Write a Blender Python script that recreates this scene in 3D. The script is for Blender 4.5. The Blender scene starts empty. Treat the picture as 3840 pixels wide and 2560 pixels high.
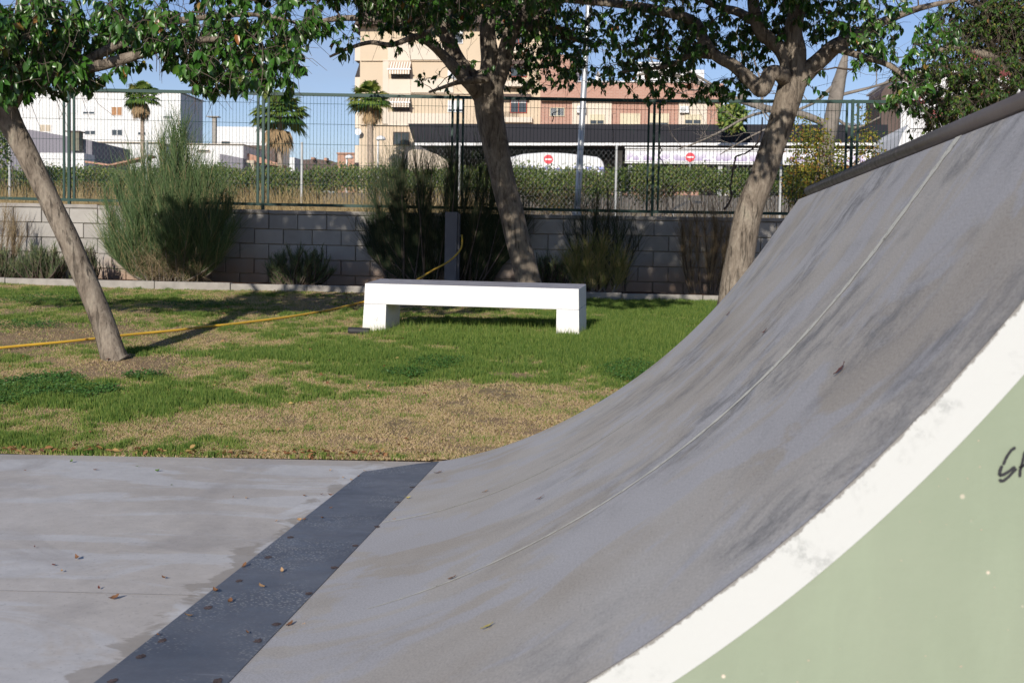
import bpy, math, random
import numpy as np
from mathutils import Vector, Matrix
SC = bpy.context.scene
COL = SC.collection
random.seed(7)
RNG = np.random.default_rng(11)

# ------------------------------------------------------------------ camera
F = 4800.0                       # focal length in pixels of a 3840 px wide picture
EYE = 0.973
def _d(px, py):
    v = np.array([(px - 1920) / F, (py - 1280) / F, 1.0]); return v / np.linalg.norm(v)
_Y = _d(2335, 1006); _P = _d(335, 1006 - 2000 * .0175)
_U = np.cross(_P, _Y); _U /= np.linalg.norm(_U)
if _U[1] > 0: _U = -_U
_X = np.cross(_Y, _U); _X /= np.linalg.norm(_X)
if _X[0] < 0: _X = -_X
R = np.array([_X, _Y, _U])       # camera (right, down, forward) -> world
cam = bpy.data.cameras.new('camera'); camo = bpy.data.objects.new('camera', cam); COL.objects.link(camo)
cam.sensor_width = 36; cam.lens = F / 3840 * 36; cam.clip_end = 2000; cam.clip_start = .05
right, down, fwd = R[:, 0], R[:, 1], R[:, 2]
camo.matrix_world = Matrix(((right[0], -down[0], -fwd[0], 0), (right[1], -down[1], -fwd[1], 0), (right[2], -down[2], -fwd[2], EYE), (0, 0, 0, 1)))
cam.dof.use_dof = True; cam.dof.focus_distance = 6.5; cam.dof.aperture_fstop = 11.0
SC.camera = camo

# ------------------------------------------------------------------ sky, sun, exposure
EL, AZ = math.radians(21.0), math.radians(9.0)     # sun behind the camera, a little to the left
w = bpy.data.worlds.new('World'); SC.world = w; w.use_nodes = True
nt = w.node_tree; nt.nodes.clear()
sky = nt.nodes.new('ShaderNodeTexSky'); sky.sky_type = 'NISHITA'; sky.sun_disc = False
sky.sun_elevation = EL; sky.sun_rotation = math.radians(180) + AZ
sky.air_density = 1.1; sky.dust_density = .0; sky.ozone_density = 3.0
bg = nt.nodes.new('ShaderNodeBackground'); bg.inputs[1].default_value = .082
tc = nt.nodes.new('ShaderNodeTexCoord'); mp = nt.nodes.new('ShaderNodeMapping'); mp.inputs['Scale'].default_value = (2.2, 2.2, 9)
nz = nt.nodes.new('ShaderNodeTexNoise'); nz.inputs['Scale'].default_value = 1.6; nz.inputs['Detail'].default_value = 7; nz.inputs['Roughness'].default_value = .55
rp = nt.nodes.new('ShaderNodeValToRGB'); rp.color_ramp.elements[0].position = .5; rp.color_ramp.elements[1].position = .8
rp.color_ramp.elements[1].color = (.4, .4, .4, 1)
mx = nt.nodes.new('ShaderNodeMixRGB'); mx.inputs[2].default_value = (5.0, 5.3, 5.9, 1)
tint = nt.nodes.new('ShaderNodeMixRGB'); tint.blend_type = 'MULTIPLY'; tint.inputs[0].default_value = 1; tint.inputs[2].default_value = (1.04, .98, 1.18, 1)
out = nt.nodes.new('ShaderNodeOutputWorld'); L = nt.links
L.new(tc.outputs['Generated'], mp.inputs[0]); L.new(mp.outputs[0], nz.inputs[0]); L.new(nz.outputs[0], rp.inputs[0])
L.new(rp.outputs[0], mx.inputs[0]); L.new(sky.outputs[0], tint.inputs[1]); L.new(tint.outputs[0], mx.inputs[1])
L.new(mx.outputs[0], bg.inputs[0]); L.new(bg.outputs[0], out.inputs[0])
sun = bpy.data.lights.new('sun', 'SUN'); sun.energy = 4.6; sun.angle = math.radians(.55); sun.color = (1, .93, .83)
so = bpy.data.objects.new('sun', sun); COL.objects.link(so)
so.rotation_euler = Vector((math.sin(AZ) * math.cos(EL), math.cos(AZ) * math.cos(EL), -math.sin(EL))).to_track_quat('-Z', 'Y').to_euler()
SC.view_settings.view_transform = 'Standard'; SC.view_settings.look = 'None'; SC.view_settings.gamma = 1
SC.view_settings.exposure = .17

# ------------------------------------------------------------------ photograph pixel -> place
def at(px, py, Y):
    r = R @ _d(px, py); t = Y / r[1]; return Vector((r[0] * t, r[1] * t, r[2] * t + EYE))
def ad(x, y, Y): return at(x * 1.6327, y * 1.6327, Y)       # the same from a 2352 px wide view
def atz(px, py, z=0.0):
    r = R @ _d(px, py); t = (z - EYE) / r[2]; return Vector((r[0] * t, r[1] * t, z))
def lawn(x, y):
    t = np.maximum(y - 6.12, 0); return t * (.0585 - .0006 * (x + 1)) + .012 * np.sin(x * 1.3) * np.sin(y * .9) * np.minimum(t, 1)
def atlawn(px, py):
    lo, hi = 6.0, 17.0
    for _ in range(40):
        m = (lo + hi) / 2; p = at(px, py, m)
        if p.z > lawn(p.x, m): lo = m
        else: hi = m
    return at(px, py, m)

# ------------------------------------------------------------------ objects and tags
def tag(o, label=None, cat=None, group=None, kind=None):
    if label: o['label'] = label
    if cat: o['category'] = cat
    if group: o['group'] = group
    if kind: o['kind'] = kind
    return o
def thing(name, label, cat, loc=(0, 0, 0), group=None):
    o = bpy.data.objects.new(name, None); COL.objects.link(o); o.location = loc; o.empty_display_size = .2
    return tag(o, label, cat, group)
def link(name, me, parent=None, mw=None):
    o = bpy.data.objects.new(name, me); COL.objects.link(o)
    if mw is not None: o.matrix_world = mw
    if parent is not None:
        o.parent = parent; o.matrix_parent_inverse = Matrix.Translation(-Vector(parent.location))
    return o
class MB:
    def __init__(s): s.v = []; s.f = []
    def add(s, vs, fs):
        n = len(s.v); s.v += [tuple(v) for v in vs]; s.f += [tuple(i + n for i in f) for f in fs]; return s
    def box(s, a, b, M=None):
        x0, y0, z0 = a; x1, y1, z1 = b
        vs = [Vector(p) for p in ((x0, y0, z0), (x1, y0, z0), (x1, y1, z0), (x0, y1, z0), (x0, y0, z1), (x1, y0, z1), (x1, y1, z1), (x0, y1, z1))]
        if M: vs = [M @ p for p in vs]
        return s.add(vs, [(0, 3, 2, 1), (4, 5, 6, 7), (0, 1, 5, 4), (1, 2, 6, 5), (2, 3, 7, 6), (3, 0, 4, 7)])
    def quadp(s, a, b, c, d): return s.add([a, b, c, d], [(0, 1, 2, 3)])
    def prism(s, poly, axis, lo, hi):       # polygon in the two other axes, extruded along axis
        n = len(poly)
        def mk(p, t):
            if axis == 1: return (p[0], t, p[1])
            if axis == 0: return (t, p[0], p[1])
            return (p[0], p[1], t)
        vs = [mk(p, lo) for p in poly] + [mk(p, hi) for p in poly]
        return s.add(vs, [tuple(range(n))[::-1], tuple(range(n, 2 * n))] + [(i, (i + 1) % n, (i + 1) % n + n, i + n) for i in range(n)])
    def tube(s, pts, rs, n=6, cap=True, bump=0):
        pts = [Vector(p) for p in pts]
        if not hasattr(rs, '__len__'): rs = [rs] * len(pts)
        base = len(s.v); u = None
        for i, p in enumerate(pts):
            t = (pts[min(i + 1, len(pts) - 1)] - pts[max(i - 1, 0)])
            if t.length < 1e-9: t = Vector((0, 0, 1))
            t.normalize()
            if u is None:
                u = t.cross(Vector((.31, .9, .11)));
                if u.length < .01: u = t.cross(Vector((1, 0, 0)))
            u = (u - t * u.dot(t)).normalized(); v = t.cross(u)
            for k in range(n):
                a = 2 * math.pi * k / n; r = rs[i]
                if bump: r *= 1 + bump * (math.sin(3 * a + i * .7) * .5 + math.sin(5 * a - i * 1.1) * .35 + random.uniform(-.4, .4))
                q = p + (u * math.cos(a) + v * math.sin(a)) * r; s.v.append((q.x, q.y, q.z))
        for i in range(len(pts) - 1):
            for k in range(n):
                a = base + i * n + k; b = base + i * n + (k + 1) % n; s.f.append((a, b, b + n, a + n))
        if cap:
            s.f.append(tuple(base + k for k in range(n))[::-1]); s.f.append(tuple(base + (len(pts) - 1) * n + k for k in range(n)))
        return s
    def mesh(s, name, mat, smooth=False):
        me = bpy.data.meshes.new(name); me.from_pydata(s.v, [], s.f); me.materials.append(mat)
        if smooth: me.polygons.foreach_set('use_smooth', [True] * len(me.polygons))
        me.update(); return me
    def build(s, name, mat, parent=None, smooth=False, bevel=0):
        o = link(name, s.mesh(name, mat, smooth), parent)
        if bevel:
            m = o.modifiers.new('bevel', 'BEVEL'); m.width = bevel; m.segments = 2; m.limit_method = 'ANGLE'
        return o
def npmesh(name, V, Fq, mat, smooth=False, attr=None, uv=None):
    """V (n,3) floats, Fq (m,k) ints, attr: (name, per-vertex float)"""
    me = bpy.data.meshes.new(name); V = np.ascontiguousarray(V, np.float32); Fq = np.ascontiguousarray(Fq, np.int32)
    me.vertices.add(len(V)); me.vertices.foreach_set('co', V.ravel())
    k = Fq.shape[1]; me.loops.add(Fq.size); me.loops.foreach_set('vertex_index', Fq.ravel())
    me.polygons.add(len(Fq)); me.polygons.foreach_set('loop_start', np.arange(0, Fq.size, k, dtype=np.int32))
    me.polygons.foreach_set('use_smooth', np.full(len(Fq), smooth))
    me.update(calc_edges=True); me.materials.append(mat)
    if attr:
        for nme, arr in attr.items():
            a = me.attributes.new(nme, 'FLOAT', 'POINT'); a.data.foreach_set('value', np.ascontiguousarray(arr, np.float32))
    return me

# ------------------------------------------------------------------ materials
def mat(name, build):
    m = bpy.data.materials.new(name); m.use_nodes = True; nt = m.node_tree; nt.nodes.clear()
    o = nt.nodes.new('ShaderNodeOutputMaterial'); b = nt.nodes.new('ShaderNodeBsdfPrincipled'); nt.links.new(b.outputs[0], o.inputs[0])
    N = Nd(nt, b, o); build(N); return m
class Nd:
    def __init__(s, nt, b, o): s.nt = nt; s.b = b; s.o = o
    def new(s, t, **k):
        n = s.nt.nodes.new(t)
        for a, v in k.items():
            if a.startswith('i_'):
                n.inputs[int(a[2:])].default_value = v
            else: setattr(n, a, v)
        return n
    def ln(s, a, b): s.nt.links.new(a, b)
    def coord(s, kind='Object', scale=(1, 1, 1), rot=(0, 0, 0)):
        t = s.new('ShaderNodeTexCoord'); m = s.new('ShaderNodeMapping'); m.inputs['Scale'].default_value = scale; m.inputs['Rotation'].default_value = rot
        s.ln(t.outputs[kind], m.inputs[0]); return m.outputs[0]
    def noise(s, vec, scale, detail=4, rough=.55, dist=0):
        n = s.new('ShaderNodeTexNoise'); n.inputs['Scale'].default_value = scale; n.inputs['Detail'].default_value = detail
        n.inputs['Roughness'].default_value = rough; n.inputs['Distortion'].default_value = dist; s.ln(vec, n.inputs['Vector']); return n.outputs[0]
    def vor(s, vec, scale, feature='F1'):
        n = s.new('ShaderNodeTexVoronoi', feature=feature); n.inputs['Scale'].default_value = scale; s.ln(vec, n.inputs['Vector']); return n.outputs[0]
    def ramp(s, fac, stops):
        n = s.new('ShaderNodeValToRGB'); e = n.color_ramp.elements
        while len(e) < len(stops): e.new(.5)
        for i, (p, c) in enumerate(stops):
            e[i].position = p; e[i].color = (*c, 1) if hasattr(c, '__len__') else (c, c, c, 1)
        s.ln(fac, n.inputs[0]); return n.outputs[0]
    def mix(s, fac, a, b, mode='MIX'):
        n = s.new('ShaderNodeMixRGB', blend_type=mode)
        for i, x in ((0, fac), (1, a), (2, b)):
            if hasattr(x, 'is_linked'): s.ln(x, n.inputs[i])
            elif i == 0: n.inputs[0].default_value = x
            else: n.inputs[i].default_value = (*x, 1)
        return n.outputs[0]
    def math(s, op, a, b=0):
        n = s.new('ShaderNodeMath', operation=op)
        for i, x in ((0, a), (1, b)):
            if hasattr(x, 'is_linked'): s.ln(x, n.inputs[i])
            else: n.inputs[i].default_value = x
        return n.outputs[0]
    def sep(s, vec):
        n = s.new('ShaderNodeSeparateXYZ'); s.ln(vec, n.inputs[0]); return n.outputs
    def attr(s, name):
        n = s.new('ShaderNodeAttribute', attribute_name=name); return n.outputs['Fac']
    def fin(s, color=None, rough=.8, bump=None, bs=.3, bd=.01, spec=.3, metal=0, trans=None):
        b = s.b
        if color is not None:
            if hasattr(color, 'is_linked'): s.ln(color, b.inputs['Base Color'])
            else: b.inputs['Base Color'].default_value = (*color, 1)
        if hasattr(rough, 'is_linked'): s.ln(rough, b.inputs['Roughness'])
        else: b.inputs['Roughness'].default_value = rough
        b.inputs['Specular IOR Level'].default_value = spec; b.inputs['Metallic'].default_value = metal
        if bump is not None:
            n = s.new('ShaderNodeBump'); n.inputs['Strength'].default_value = bs; n.inputs['Distance'].default_value = bd
            s.ln(bump, n.inputs['Height']); s.ln(n.outputs[0], b.inputs['Normal'])
        if trans:
            t = s.new('ShaderNodeBsdfTranslucent'); m = s.new('ShaderNodeMixShader'); m.inputs[0].default_value = trans[0]
            if hasattr(color, 'is_linked'):
                c = s.mix(1.0, color, trans[1], 'MULTIPLY'); s.ln(c, t.inputs[0])
            else: t.inputs[0].default_value = (*[a * b_ for a, b_ in zip(color, trans[1])], 1)
            s.ln(b.outputs[0], m.inputs[1]); s.ln(t.outputs[0], m.inputs[2]); s.ln(m.outputs[0], s.o.inputs[0])
def plain(name, c, rough=.7, var=.12, scale=6, spec=.3, metal=0, bump=.0):
    def f(N):
        v = N.coord(); n = N.noise(v, scale, 5); k = N.ramp(n, [(.3, 1 - var), (.7, 1 + var)])
        N.fin(N.mix(1, c, k, 'MULTIPLY'), rough, N.noise(v, scale * 12, 3) if bump else None, bs=bump, bd=.004, spec=spec, metal=metal)
    return mat(name, f)

def f_slab(N):
    v = N.coord(); big = N.noise(v, .75, 5, .6, .6); st = N.coord(scale=(.5, 1.7, 1), rot=(0, 0, .12))
    c = N.ramp(big, [(.32, (.43, .39, .35)), (.5, (.50, .462, .42)), (.7, (.54, .505, .468))])
    s2 = N.ramp(N.noise(st, 1.25, 6, .6, 1.3), [(.50, 0), (.545, 1)])
    c = N.mix(N.math('MULTIPLY', s2, .6), c, (.56, .56, .565))
    s3 = N.ramp(N.noise(N.coord(scale=(1.1, .8, 1), rot=(0, 0, -.5)), 1.1, 6, .6, 1.4), [(.52, 0), (.66, 1)])
    c = N.mix(N.math('MULTIPLY', s3, .75), c, (.38, .35, .325))
    sp = N.ramp(N.noise(v, 75, 3), [(.3, .55), (.4, 1)]); c = N.mix(.5, c, N.mix(1, c, sp, 'MULTIPLY'))
    fl = N.ramp(N.vor(v, 26), [(.07, 1), (.11, 0)]); msk = N.ramp(N.noise(v, 5, 2), [(.5, 0), (.6, 1)])
    c = N.mix(N.math('MULTIPLY', fl, N.math('MULTIPLY', msk, .7)), c, (.62, .60, .55))
    drk = N.ramp(N.vor(N.coord(scale=(1, 2.6, 1)), 12), [(.07, 1), (.12, 0)]); c = N.mix(N.math('MULTIPLY', drk, N.math('MULTIPLY', N.ramp(N.noise(v, 2.1, 2), [(.5, 0), (.62, 1)]), .5)), c, (.16, .14, .13))
    xx = N.sep(v)[0]; dd = N.math('ABSOLUTE', N.math('ADD', xx, 1.20)); sm = N.noise(N.coord(scale=(1, 1.6, 1)), 3.0, 5, .6, .5)
    near = N.ramp(N.math('ADD', dd, N.math('MULTIPLY', sm, -.42)), [(-.0, 1), (.012, 0)])
    near = N.ramp(N.math('SUBTRACT', N.math('MULTIPLY', sm, .42), dd), [(.165, 0), (.18, 1)]); c = N.mix(N.math('MULTIPLY', near, .7), c, (.31, .275, .235))
    sm2 = N.noise(N.coord(scale=(1.2, 1, 1)), 2.3, 6, .62, .9); near2 = N.ramp(N.math('SUBTRACT', N.math('MULTIPLY', sm2, .5), N.math('MULTIPLY', dd, .55)), [(.235, 0), (.255, 1)]); c = N.mix(N.math('MULTIPLY', near2, .65), c, (.60, .60, .60))
    c = N.mix(.4, c, N.mix(1, c, N.ramp(N.noise(v, 9, 8, .8), [(.35, .75), (.65, 1.2)]), 'MULTIPLY'))
    N.fin(c, .62, N.noise(v, 160, 4), bs=.12, bd=.003, spec=.35)
M_SLAB = mat('slab_concrete', f_slab)
def f_ramp(N):
    t = N.new('ShaderNodeTexCoord'); 
    def uv(sc, rot=0):
        m = N.new('ShaderNodeMapping'); m.inputs['Scale'].default_value = sc; m.inputs['Rotation'].default_value = (0, 0, rot); N.ln(t.outputs['UV'], m.inputs[0]); return m.outputs[0]
    base = N.ramp(N.noise(uv((.8, .7, 1), .1), 2.0, 6, .6, .6), [(.34, (.37, .335, .292)), (.52, (.415, .386, .350)), (.7, (.445, .425, .400))])
    blue = N.ramp(N.noise(uv((.8, 1.0, 1), -.35), 1.9, 7, .6, 1.1), [(.49, 0), (.53, 1)])
    c = N.mix(N.math('MULTIPLY', blue, .6), base, (.41, .412, .44))
    gr = N.ramp(N.noise(uv((2.2, 2.6, 1), -.25), 3.0, 10, .8, .5), [(.44, 0), (.62, 1)])
    pat = N.ramp(N.noise(uv((.9, .8, 1), -.2), 1.9, 4, .55, .4), [(.44, .05), (.60, 1)])
    up = N.math('MULTIPLY', N.sep(uv((1, 1, 1)))[0], .45); upm = N.ramp(up, [(.25, .2), (.6, 1.0)])
    c = N.mix(N.math('MULTIPLY', N.math('MULTIPLY', gr, pat), upm), c, (.185, .182, .182))
    sc = N.ramp(N.noise(uv((2.0, 7, 1), -.1), 1.8, 8, .75, .5), [(.58, 0), (.70, 1)]); c = N.mix(N.math('MULTIPLY', N.math('MULTIPLY', sc, pat), .25), c, (.50, .50, .51))
    pits = N.ramp(N.vor(uv((1, 1, 1)), 30), [(.06, 1), (.10, 0)]); pm = N.ramp(N.noise(uv((1, 1, 1)), 3, 2), [(.52, 0), (.62, 1)])
    c = N.mix(N.math('MULTIPLY', pits, N.math('MULTIPLY', pm, .6)), c, (.09, .085, .08))
    c = N.mix(.35, c, N.mix(1, c, N.ramp(N.noise(uv((1, 1, 1)), 170, 3), [(.35, .5), (.6, 1.3)]), 'MULTIPLY'))
    h = N.math('ADD', N.noise(uv((1, 1, 1)), 240, 3), N.noise(uv((2, 4, 1)), 5, 4))
    N.fin(c, .68, h, bs=.16, bd=.003, spec=.32)
M_RAMP = mat('ramp_concrete', f_ramp)
def f_plate(N):
    v = N.coord(); c = N.ramp(N.noise(v, 3, 5, .6, .5), [(.3, (.088, .098, .125)), (.7, (.145, .155, .182))])
    sp = N.ramp(N.vor(N.coord(scale=(1, 1.8, 1)), 72), [(.20, 1), (.33, 0)]); m = N.ramp(N.noise(v, 3.2, 4), [(.46, .08), (.60, 1)])
    c = N.mix(N.math('MULTIPLY', sp, N.math('MULTIPLY', m, .85)), c, (.46, .46, .44))
    sc = N.ramp(N.noise(N.coord(scale=(2, 38, 1), rot=(0, 0, .1)), 1.2, 4), [(.64, 0), (.74, 1)]); c = N.mix(N.math('MULTIPLY', sc, .4), c, (.36, .38, .42))
    # cement smeared near the far end and on the corner
    X, Y, Z = N.sep(v)[0:3] if False else N.sep(v)
    N.fin(c, N.ramp(N.noise(v, 12, 3), [(.3, .38), (.7, .55)]), N.noise(v, 130, 3), bs=.1, bd=.002, spec=.45)
M_PLATE = mat('dark_plate', f_plate)
def f_white(N):
    t = N.new('ShaderNodeTexCoord'); uvs = N.sep(t.outputs['UV']); v = t.outputs['Object']
    dirt = N.ramp(N.noise(v, 4.2, 5, .6, .4), [(.55, 0), (.68, 1)]); fine = N.ramp(N.noise(v, 75, 7, .8), [(.46, 0), (.58, 1)])
    c = N.mix(N.math('MULTIPLY', dirt, N.math('MULTIPLY', fine, .75)), (.49, .497, .482), (.20, .21, .205))
    edge = N.ramp(N.math('ADD', uvs[1], N.math('MULTIPLY', N.math('SUBTRACT', N.noise(v, 34, 8, .8), 0.54), .42)), [(.02, 1), (.05, 0)])
    c = N.mix(edge, c, (.22, .21, .195))
    N.fin(c, .62, N.noise(v, 90, 5), bs=.15, bd=.003)
M_WHITE = mat('white_paint_worn', f_white)
def f_green(N):
    v = N.coord(); c = N.ramp(N.noise(v, 1.7, 6, .6, .5), [(.3, (.222, .262, .185)), (.7, (.258, .292, .214))])
    p = N.ramp(N.vor(v, 17), [(.045, 1), (.07, 0)]); m = N.ramp(N.noise(v, 7, 2), [(.42, 0), (.52, 1)])
    c = N.mix(N.math('MULTIPLY', p, m), c, (.62, .52, .42))
    st = N.ramp(N.noise(N.coord(scale=(3, 1, .6)), 2.4, 5), [(.5, 0), (.75, 1)]); c = N.mix(N.math('MULTIPLY', st, .25), c, (.33, .40, .28))
    N.fin(c, .6, N.math('ADD', N.noise(v, 45, 5), N.math('MULTIPLY', p, -.6)), bs=.2, bd=.004)
M_GREEN = mat('green_paint', f_green)
def f_soil(N):
    v = N.coord(); c = N.ramp(N.noise(v, 5, 7, .7), [(.3, (.25, .17, .10)), (.55, (.38, .28, .17)), (.75, (.46, .35, .22))])
    c2 = N.ramp(N.noise(v, 1.1, 4), [(.40, (.33, .22, .135)), (.6, (.19, .16, .08))])
    N.fin(N.mix(.45, c, c2), .95, N.noise(v, 30, 6, .75), bs=.9, bd=.03, spec=.1)
M_SOIL = mat('lawn_soil', f_soil)
def f_bed(N):
    v = N.coord(); c = N.ramp(N.noise(v, 9, 7, .7), [(.3, (.085, .047, .027)), (.7, (.19, .11, .068))])
    N.fin(c, .95, N.noise(v, 28, 6, .75), bs=.9, bd=.03, spec=.1)
M_BED = mat('bed_soil', f_bed)
def f_outer(N):
    v = N.coord(); c = N.ramp(N.noise(v, 2.5, 7, .7), [(.3, (.20, .16, .11)), (.7, (.30, .26, .20))])
    N.fin(c, .95, N.noise(v, 12, 6, .75), bs=.8, bd=.05, spec=.1)
M_OUTER = mat('dry_ground', f_outer)
def f_grass(N):
    a = N.attr('tone'); c = N.ramp(a, [(.0, (.056, .118, .018)), (.22, (.120, .190, .032)), (.42, (.235, .275, .065)), (.55, (.34, .30, .12)), (.72, (.46, .34, .195)), (.88, (.54, .41, .265)), (1., (.30, .19, .10))])
    N.fin(c, .6, spec=.25, trans=(.35, (1.2, 1.25, .7)))
M_GRASS = mat('grass_blades', f_grass)
def f_leaf(N):
    a = N.attr('tone'); oi = N.new('ShaderNodeObjectInfo'); k = N.math('FRACT', N.math('ADD', a, oi.outputs['Random']))
    c = N.ramp(k, [(0, (.020, .062, .008)), (.35, (.032, .100, .012)), (.7, (.048, .135, .018)), (.965, (.075, .155, .02)), (.982, (.20, .15, .03)), (1, (.28, .09, .03))])
    g = N.new('ShaderNodeNewGeometry'); c = N.mix(N.math('MULTIPLY', g.outputs['Backfacing'], .5), c, (.085, .135, .05))
    N.fin(c, .33, spec=.5, trans=(.13, (1.5, 1.6, .5)))
M_LEAF = mat('glossy_leaf', f_leaf)
def leafmat(name, stops, tr=.25, rough=.5):
    def f(N):
        a = N.attr('tone'); N.fin(N.ramp(a, stops), rough, spec=.3, trans=(tr, (1.3, 1.3, .6)))
    return mat(name, f)
M_LEAF2 = leafmat('small_leaf', [(0, (.024, .070, .010)), (.6, (.060, .120, .018)), (.9, (.13, .18, .03)), (.96, (.24, .21, .05)), (1, (.22, .08, .05))])
M_YLEAF = leafmat('autumn_leaf', [(0, (.07, .12, .02)), (.45, (.17, .20, .03)), (.75, (.33, .27, .04)), (.92, (.38, .20, .05)), (1, (.26, .10, .04))])
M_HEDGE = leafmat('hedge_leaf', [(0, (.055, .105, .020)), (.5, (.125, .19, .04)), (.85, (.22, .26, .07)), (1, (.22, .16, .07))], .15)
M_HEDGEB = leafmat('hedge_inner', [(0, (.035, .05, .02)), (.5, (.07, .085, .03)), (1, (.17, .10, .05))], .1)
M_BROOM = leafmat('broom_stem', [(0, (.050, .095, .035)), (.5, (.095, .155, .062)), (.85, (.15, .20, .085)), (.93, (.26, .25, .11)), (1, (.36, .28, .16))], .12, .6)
M_BROOM_SHADE = leafmat('shaded_broom_stem', [(0, (.020, .038, .016)), (.6, (.036, .058, .027)), (.85, (.06, .06, .03)), (1, (.14, .11, .065))], .1, .7)  # broom colours darkened to put the tree shade into them
M_TWIG = leafmat('dry_stem', [(0, (.13, .09, .055)), (.6, (.24, .18, .10)), (1, (.36, .28, .17))], .05, .8)
M_REED = leafmat('dry_grass_stem', [(0, (.24, .17, .08)), (.6, (.42, .31, .15)), (1, (.52, .42, .24))], .2, .8)
M_TUFT = leafmat('tuft_stem', [(0, (.14, .19, .05)), (.4, (.28, .28, .09)), (.8, (.46, .36, .16)), (1, (.52, .42, .24))], .2, .8)
M_ROSE = leafmat('rosemary_leaf', [(0, (.06, .095, .045)), (.6, (.12, .16, .075)), (1, (.22, .22, .10))], .12, .7)
M_CLOVER = leafmat('clover_leaf', [(0, (.035, .10, .022)), (1, (.08, .17, .035))], .25, .5)
M_PALM = leafmat('palm_leaf', [(0, (.06, .13, .025)), (.5, (.13, .21, .045)), (.8, (.23, .28, .06)), (1, (.33, .30, .10))], .2, .45)
M_PALMD = leafmat('dead_palm_leaf', [(0, (.20, .13, .07)), (1, (.42, .30, .17))], .1, .8)
M_LITTER = leafmat('fallen_leaf', [(0, (.12, .05, .03)), (.4, (.25, .11, .05)), (.75, (.36, .20, .09)), (1, (.46, .34, .12))], .15, .6)
def litter(name, c): return mat(name, lambda N: N.fin(N.mix(1, c, N.ramp(N.noise(N.coord('Generated'), 5, 4), [(.3, .65), (.7, 1.2)]), 'MULTIPLY'), .6, trans=(.12, (1.2, 1.1, .8))))
M_LBROWN = litter('dry_leaf_brown', (.20, .10, .05)); M_LTAN = litter('dry_leaf_tan', (.40, .25, .13)); M_LGREEN = litter('fresh_fallen_leaf', (.10, .17, .04)); M_LRED = litter('dark_red_leaf', (.14, .05, .04)); M_LYEL = litter('yellow_leaf', (.50, .42, .12))
def f_bark(N):
    v = N.coord(scale=(1, 1, .38)); n = N.noise(v, 11, 8, .68, .8); f = N.noise(v, 60, 5, .7)
    c = N.ramp(n, [(.30, (.085, .068, .053)), (.46, (.185, .152, .12)), (.62, (.265, .225, .18)), (.78, (.21, .205, .15))])
    c = N.mix(.5, c, N.mix(1, c, N.ramp(f, [(.35, .55), (.6, 1.2)]), 'MULTIPLY'))
    cr = N.ramp(N.noise(N.coord(scale=(1, 1, .14)), 24, 4, .6, .6), [(.36, .35), (.44, 1)]); c = N.mix(.8, c, N.mix(1, c, cr, 'MULTIPLY'))
    N.fin(c, .85, N.math('ADD', N.math('ADD', n, N.math('MULTIPLY', f, .5)), cr), bs=.8, bd=.012, spec=.2)
M_BARK = mat('tree_bark', f_bark)
M_TWIGB = plain('twig_bark', (.085, .066, .052), .85, .3, 20)
M_BAREB = plain('pale_bark', (.20, .175, .15), .85, .3, 8, bump=.4)
def f_block(N):
    oi = N.new('ShaderNodeObjectInfo'); g = N.new('ShaderNodeNewGeometry'); v = g.outputs['Position']; z = N.sep(v)[2]
    n = N.noise(v, 3, 6, .65); c = N.ramp(n, [(.3, (.315, .297, .275)), (.7, (.40, .38, .35))])
    c = N.mix(1, c, N.ramp(oi.outputs['Random'], [(0, .86), (1, 1.06)]), 'MULTIPLY')
    low = N.ramp(N.math('ADD', z, N.math('MULTIPLY', N.noise(v, 6, 4), -.5)), [(.50, 1), (.86, 0)]); c = N.mix(N.math('MULTIPLY', low, .75), c, (.30, .19, .125))
    N.fin(c, .85, N.noise(v, 70, 5, .7), bs=.4, bd=.006, spec=.2)
M_BLOCK = mat('wall_block', f_block)
M_MORTAR = plain('mortar', (.29, .25, .18), .9, .15, 20, bump=.3)
M_KERB = plain('kerb_concrete', (.29, .27, .245), .85, .18, 9, bump=.4)
M_BENCH = plain('bench_white', (.83, .83, .83), .5, .015, 2)
def f_btop(N):
    g = N.new('ShaderNodeNewGeometry'); nz_ = N.sep(g.outputs['Normal'])[2]; v = N.coord()
    d = N.math('MULTIPLY', N.ramp(nz_, [(.7, 0), (.9, 1)]), N.ramp(N.noise(v, 9, 6, .7), [(.3, .75), (.7, 1)]))  # up-facing top coloured darker: dust, plus the dimness under grazing sun
    c = N.mix(d, (.76, .76, .755), (.25, .24, .27)); zz = N.sep(g.outputs['Position'])[2]; ft = N.ramp(N.math('ADD', zz, N.math('MULTIPLY', N.noise(v, 14, 6, .7), -.22)), [(.24, 1), (.36, 0)]); c = N.mix(N.math('MULTIPLY', ft, .5), c, (.42, .36, .27)); c = N.mix(.5, c, N.mix(1, c, N.ramp(N.noise(v, 4, 8, .75), [(.35, .86), (.6, 1.03)]), 'MULTIPLY')); N.fin(c, .5, N.noise(v, 80, 3), bs=.06, bd=.002)
M_BENCH = mat('bench_painted_concrete', f_btop)
M_FENCE = plain('fence_green', (.008, .040, .031), .5, .1, 3, spec=.3)
M_GALV = plain('galvanised', (.50, .51, .52), .4, .12, 5, metal=.6)
M_GALVD = plain('grey_fence_metal', (.40, .41, .41), .6, .12, 5, metal=.2)
M_POST = plain('grey_box_paint', (.13, .13, .145), .55, .08, 8)
M_STEEL = mat('coping_steel', lambda N: N.fin(N.ramp(N.noise(N.coord(scale=(2, .5, 2)), 2.5, 6, .6), [(.3, (.13, .11, .10)), (.7, (.185, .165, .16))]), N.ramp(N.noise(N.coord(), 20, 4), [(.3, .35), (.7, .6)]), metal=.55, spec=.5))
M_HOSE = plain('hose_yellow', (.72, .44, .05), .4, .1, 4, spec=.5)
M_PIPE = plain('black_plastic', (.03, .03, .032), .6, .2, 20)
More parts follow.
